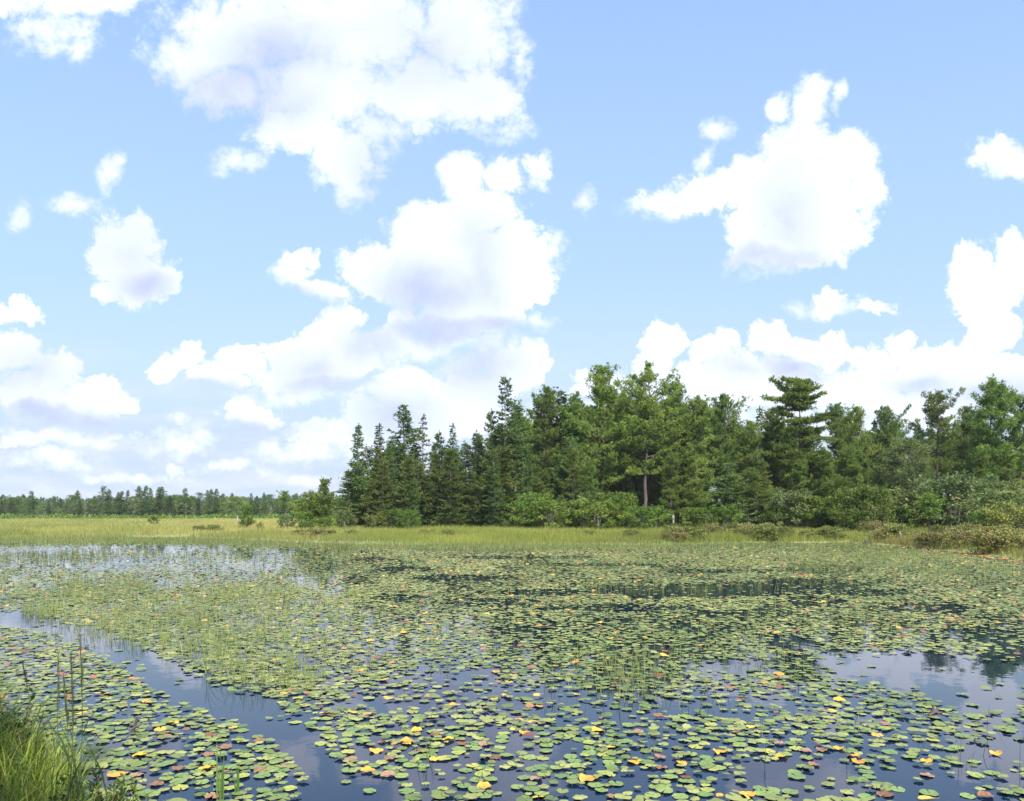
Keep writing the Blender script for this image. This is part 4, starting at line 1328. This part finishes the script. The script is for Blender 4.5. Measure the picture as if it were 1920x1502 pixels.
CUM = [  # clouds: pixel x, y, rx, ry of the puffs each is heaped from
    (470, 60, 200, 110), (650, 50, 240, 130), (870, 60, 135, 125), (800, 170, 170, 90), (905, 175, 85, 75), (560, 245, 110, 70), (600, 170, 180, 90), (640, 300, 80, 60),
    (655, 345, 38, 45), (370, 112, 110, 58), (420, 170, 90, 55), (150, 5, 150, 42), (215, -5, 80, 42), (20, 10, 70, 30),
    (865, 338, 62, 58), (945, 335, 52, 46), (890, 400, 95, 75), (850, 460, 110, 80), (760, 490, 100, 55), (700, 505, 65, 38), (965, 480, 80, 80), (995, 530, 55, 52),
    (905, 560, 120, 62), (860, 605, 110, 42), (755, 590, 32, 34), (1012, 308, 34, 36), (560, 488, 42, 28), (550, 520, 36, 26), (600, 540, 55, 22),
    (1525, 188, 48, 52), (1465, 205, 38, 38), (1500, 280, 90, 82), (1590, 290, 74, 64), (1620, 360, 55, 62), (1430, 325, 75, 48), (1540, 400, 115, 72), (1330, 358, 90, 30),
    (1240, 385, 62, 24), (1440, 472, 100, 42), (1400, 430, 55, 52), (1600, 440, 42, 40), (1865, 290, 60, 40), (1918, 305, 42, 30), (1885, 262, 26, 20),
    (245, 432, 58, 46), (225, 490, 78, 52), (250, 530, 85, 42), (325, 525, 34, 24), (195, 540, 40, 28), 
    (640, 590, 44, 38), (610, 640, 65, 55), (550, 660, 75, 48), (460, 675, 48, 38), (350, 668, 55, 32), (308, 682, 36, 32), (400, 700, 85, 32), (560, 710, 110, 38), (650, 670, 75, 62),
    (40, 583, 50, 36), (5, 590, 42, 30), (20, 660, 58, 48), (100, 700, 64, 48), (60, 740, 95, 50), (190, 735, 70, 38), (232, 748, 36, 34), (120, 770, 150, 38),
    (740, 640, 66, 42), (760, 730, 85, 60), (850, 740, 64, 48), (905, 735, 52, 40), (1000, 668, 40, 40), (960, 700, 56, 56), (860, 790, 170, 50), (700, 790, 66, 52),
    (470, 772, 76, 36), (600, 812, 76, 32), 
    (1240, 640, 48, 46), (1228, 682, 54, 38), (1330, 662, 55, 36), (1370, 642, 32, 28), (1440, 640, 42, 42), (1500, 652, 66, 34), (1555, 645, 48, 36), (1690, 645, 44, 34),
    (1640, 668, 66, 32), (1745, 682, 75, 44), (1400, 720, 260, 60), (1620, 715, 160, 44), (1800, 690, 85, 62), (1815, 500, 50, 50), (1905, 490, 64, 60), (1850, 560, 82, 64),
    (1870, 620, 64, 62), (1895, 700, 54, 64), (1130, 722, 76, 40), (1200, 722, 64, 44), (1565, 570, 44, 30), (1635, 580, 48, 16), (1700, 760, 150, 40), 
    
    (720, 502, 110, 52), (800, 430, 84, 72), (850, 520, 175, 80), (1385, 350, 125, 46), (1480, 360, 150, 90), (1520, 450, 115, 60), (1300, 372, 110, 32), (235, 462, 76, 74), (262, 512, 95, 50),
    (330, 880, 26, 14), (425, 868, 22, 13), (60, 830, 90, 16), (190, 812, 70, 12), (110, 858, 60, 14),
]
SHADE = [  # grey-lavender undersides: x, y, rx, ry, depth
    (450, 180, 150, 70, .75), (520, 110, 130, 70, .5), (800, 110, 90, 60, .2), (860, 615, 150, 32, 1.0), (800, 540, 100, 60, .7), (900, 500, 40, 70, .3),
    (1440, 488, 110, 24, .7), (1480, 420, 30, 70, .2), (270, 525, 70, 30, .6), (230, 470, 40, 30, .1), (620, 720, 90, 26, 1.0), (370, 728, 100, 16, .8), (590, 690, 60, 40, .4),
    (130, 790, 170, 22, 1.0), (60, 700, 60, 40, .3), (480, 800, 90, 16, .8), (740, 780, 60, 40, .4), (900, 690, 70, 50, .5), (1490, 690, 60, 20, .6), (1390, 700, 50, 18, .35), (1860, 730, 90, 24, .5),
    (1740, 720, 60, 20, .4), (700, 640, 60, 40, .5), (60, 800, 150, 16, .7), (700, 330, 40, 60, .2), (560, 560, 60, 16, .4),
]
WISP = [  # thin ragged veils round the clouds
    (1338, 245, 34, 42), (1325, 300, 22, 42), (1100, 375, 20, 44), (208, 325, 20, 46), (150, 388, 60, 30), (38, 408, 40, 34), (450, 312, 80, 34), (545, 515, 55, 46), (610, 545, 70, 30),
    (110, 60, 130, 62), (150, 95, 44, 46), (1235, 386, 90, 30), (1430, 494, 110, 38), (1010, 600, 46, 26), (800, 645, 140, 50), (930, 655, 120, 44), (715, 650, 80, 60), (250, 562, 60, 20),
    (690, 250, 110, 70), (660, 360, 60, 50), (940, 240, 80, 40), (1012, 340, 26, 34), (1560, 580, 110, 26), (1020, 480, 50, 60), (400, 160, 90, 60), (1640, 700, 120, 50), (560, 740, 150, 34), (900, 690, 140, 60),
    (1895, 320, 70, 24), (1580, 180, 20, 40), (985, 110, 30, 70), (740, 180, 90, 60), (140, 386, 52, 34), (38, 402, 40, 36), (200, 345, 26, 40), (1340, 246, 40, 40), (1100, 372, 26, 46), (1493, 580, 24, 28), (385, 820, 34, 32), (515, 832, 32, 26), (335, 786, 30, 20), (215, 310, 20, 26),
    (700, 835, 150, 44), (120, 822, 170, 30), (560, 845, 120, 28), (330, 830, 100, 44), (100, 865, 140, 26), (430, 872, 90, 22), (1050, 785, 110, 44), (1500, 795, 320, 50), (250, 895, 160, 16), (570, 890, 120, 18),
]
wd = bpy.data.worlds.new('World')
scene.world = wd
wd.use_nodes = True
wd.cycles.sampling_method = 'MANUAL'
wd.cycles.sample_map_resolution = 512
nt = wd.node_tree
nt.nodes.clear()
L = nt.links.new
out = N(nt, 'ShaderNodeOutputWorld')
bg = N(nt, 'ShaderNodeBackground')
L(bg.outputs[0], out.inputs['Surface'])
sky = N(nt, 'ShaderNodeTexSky', sky_type='NISHITA')
sky.sun_disc = False
sky.sun_elevation = SUN_EL
sky.sun_rotation = SUN_AZ
sky.air_density = 1.0
sky.dust_density = .6
sky.ozone_density = 1.0
bg.inputs['Strength'].default_value = .15


def mth(op, a, b=None, c=None, clamp=False):
    n = N(nt, 'ShaderNodeMath', operation=op)
    n.use_clamp = clamp
    for k, v in enumerate((a, b, c)):
        if v is None: continue
        if hasattr(v, 'links'): L(v, n.inputs[k])
        else: n.inputs[k].default_value = v
    return n.outputs[0]


def vmth(op, a, b=None, c=None):
    n = N(nt, 'ShaderNodeVectorMath', operation=op)
    for k, v in enumerate((a, b, c)):
        if v is None: continue
        if hasattr(v, 'links'): L(v, n.inputs[k])
        else: n.inputs[k].default_value = v
    return n.outputs['Value'] if op in ('LENGTH', 'DOT_PRODUCT') else n.outputs[0]


def mapr(v, a, b, c, d, smooth=False):
    n = N(nt, 'ShaderNodeMapRange')
    n.interpolation_type = 'SMOOTHSTEP' if smooth else 'LINEAR'
    for k, q in zip(('From Min', 'From Max', 'To Min', 'To Max'), (a, b, c, d)): n.inputs[k].default_value = q
    L(v, n.inputs['Value'])
    return n.outputs[0]


def noise(vec, scale, detail, rough, col=False, lac=2.0):
    n = N(nt, 'ShaderNodeTexNoise')
    n.inputs['Scale'].default_value = scale
    n.inputs['Detail'].default_value = detail
    n.inputs['Roughness'].default_value = rough
    n.inputs['Lacunarity'].default_value = lac
    L(vec, n.inputs['Vector'])
    return n.outputs['Color' if col else 'Fac']


tc = N(nt, 'ShaderNodeTexCoord')
dirv = tc.outputs['Generated']
sep = N(nt, 'ShaderNodeSeparateXYZ')
L(dirv, sep.inputs[0])
yc = mth('MAXIMUM', sep.outputs['Y'], .08)
cu = N(nt, 'ShaderNodeCombineXYZ')                # heading and height of the view direction
L(mth('DIVIDE', sep.outputs['X'], yc), cu.inputs['X'])
vv = mth('DIVIDE', sep.outputs['Z'], yc)
L(vv, cu.inputs['Y'])
P0 = cu.outputs[0]
nz = noise(P0, 11.0, 9, .58, col=True)
warp = vmth('MULTIPLY', vmth('SUBTRACT', nz, (.5, .5, .5)), (.062, .055, 0))
PW = vmth('ADD', P0, warp)


def field(lst, src):
    f = None
    for e in lst:
        x, y, rx, ry = e[:4]
        k = e[4] if len(e) > 4 else 1.0
        cx, cy = (x - CX) / F, (HZ - y) / F
        sx, sy = F / rx, F / ry
        ln = vmth('LENGTH', vmth('MULTIPLY_ADD', src, (sx, sy, 0), (-cx * sx, -cy * sy, 0)))
        wgt = min(1.0, .45 + .55 * min(rx, ry) / 60) if len(e) == 4 else k
        v = mth('MULTIPLY_ADD', ln, -wgt, wgt)
        f = v if f is None else mth('MAXIMUM', f, v)
    return f


fld = field(CUM, PW)
vo = N(nt, 'ShaderNodeTexVoronoi', feature='SMOOTH_F1')
vo.voronoi_dimensions = '2D'
vo.inputs['Scale'].default_value = 34.0
vo.inputs['Detail'].default_value = 3.0
vo.inputs['Roughness'].default_value = .62
vo.inputs['Lacunarity'].default_value = 2.3
vo.inputs['Smoothness'].default_value = .25
L(PW, vo.inputs['Vector'])
billow = noise(P0, 40.0, 7, .66)
fine = mth('ADD', mth('MULTIPLY_ADD', billow, .9, -.45), mth('MULTIPLY_ADD', vo.outputs['Distance'], -.74, .52))
fl = mth('ADD', mth('MULTIPLY', fld, 2.1), fine)
# out of the picture: loose fair-weather clouds by noise
gen = noise(dirv, 3.2, 8, .6)
inx = mapr(mth('ABSOLUTE', mth('DIVIDE', sep.outputs['X'], yc)), .68, .85, 1, 0, True)
inv = mapr(vv, .66, .85, 1, 0, True)
inside = mth('MULTIPLY', mth('MULTIPLY', inx, inv), mapr(sep.outputs['Y'], .1, .3, 0, 1, True))
genf = mth('MULTIPLY_ADD', gen, 3.2, -1.72)
fl2 = N(nt, 'ShaderNodeMix', data_type='FLOAT')
L(inside, fl2.inputs[0]); L(genf, fl2.inputs[2]); L(fl, fl2.inputs[3])
sh = field(SHADE, vmth('ADD', P0, vmth('MULTIPLY', warp, (1.3, 1.3, 0))))
wf = field([w + (.85,) for w in WISP], PW)
wa = mth('ADD', mth('MULTIPLY', wf, 1.1), mth('MULTIPLY_ADD', billow, 2.2, -1.15))
wisp = mth('MULTIPLY', mth('MULTIPLY', mapr(wa, .0, .95, 0, .95, True), inside), mapr(wf, 0, .25, 0, 1, True))
shn = noise(P0, 14.0, 6, .55)
shade = mth('MULTIPLY', mapr(sh, -.6, .65, 0, 1, True), mapr(shn, .25, .6, .55, 1.0))
shade2 = mth('MAXIMUM', shade, mapr(mth('SUBTRACT', shn, mth('MULTIPLY', fld, .15)), .5, .75, 0, .3))
soft = mth('ADD', mapr(vv, .28, .58, .42, 1.25), mth('MULTIPLY', shade, .6))    # near clouds and undersides have softer rims
aw = mth('DIVIDE', mth('ADD', mth('MULTIPLY_ADD', shade, .35, fl2.outputs[0]), mapr(vv, .28, .58, .06, .22)), soft, None, True)
alpha = mth('MULTIPLY', mth('MULTIPLY', aw, aw), mth('MULTIPLY_ADD', aw, -2.0, 3.0))
sky_tint = N(nt, 'ShaderNodeMix', data_type='RGBA', blend_type='MULTIPLY')
sky_tint.inputs['Factor'].default_value = 1
sky_tint.blend_type = 'MIX'
K_ = 1 / .333
low = ramp(nt, mapr(vv, 0, .7, 0, 1), [(0, (.67 * .3, .78 * .3, .97 * .3)), (.22, (.61 * .3, .79 * .3, .98 * .3)), (.45, (.49 * .3, .70 * .3, 1.02 * .3)), (1, (.40 * .3, .61 * .3, 1.1 * .3))])
lowk = vmth('MULTIPLY', low, (10, 10, 10))
L(mapr(vv, .1, .75, 1, .5), sky_tint.inputs['Factor'])
L(sky.outputs[0], sky_tint.inputs[6]); L(lowk, sky_tint.inputs[7])
# thin streaky cloud low over the horizon
mpg = vmth('MULTIPLY', P0, (5.0, 26.0, 0))
strk = noise(mpg, 1.6, 7, .6)
puf = noise(vmth('MULTIPLY', PW, (8.0, 15.0, 0)), 1.3, 8, .6)
lowb = mth('MULTIPLY', mapr(vv, .06, .24, 1, 0), mth('MAXIMUM', mapr(strk, .38, .72, .0, .6, True), mapr(puf, .48, .72, 0, .9, True)))
CLOUD_LIT, CLOUD_SH, VEIL = (3.3, 3.55, 4.2, 1), (1.9, 2.15, 3.1, 1), (2.75, 2.85, 3.15, 1)
veil = N(nt, 'ShaderNodeMix', data_type='RGBA')
L(lowb, veil.inputs['Factor']); L(sky_tint.outputs[2], veil.inputs[6]); veil.inputs[7].default_value = VEIL
cc = N(nt, 'ShaderNodeMix', data_type='RGBA')
L(shade2, cc.inputs['Factor']); cc.inputs[6].default_value = CLOUD_LIT; cc.inputs[7].default_value = CLOUD_SH
fin = N(nt, 'ShaderNodeMix', data_type='RGBA')
far_fade = mapr(vv, .03, .16, .45, 1.0)
L(mth('MAXIMUM', mth('MULTIPLY', alpha, far_fade), wisp), fin.inputs['Factor']); L(veil.outputs[2], fin.inputs[6]); L(cc.outputs[2], fin.inputs[7])
L(fin.outputs[2], bg.inputs['Color'])

cam = bpy.data.cameras.new('camera')
cam.sensor_width = 36
cam.lens = F / 1920 * 36
cam.shift_y = (HZ - 751) / 1920
cam.clip_start = .1
cam.clip_end = 6000
co = bpy.data.objects.new('camera', cam)
COL.objects.link(co)
co.location = (0, 0, CAMH)
co.rotation_euler = (math.pi / 2, 0, 0)
scene.camera = co

vs = scene.view_settings
vs.view_transform = 'Standard'
vs.look = 'None'
vs.exposure = 1.15
vs.gamma = 1
scene.cycles.max_bounces = 6
scene.cycles.diffuse_bounces = 2
scene.cycles.glossy_bounces = 3
scene.cycles.transmission_bounces = 3
scene.cycles.transparent_max_bounces = 4
scene.cycles.sample_clamp_indirect = 6
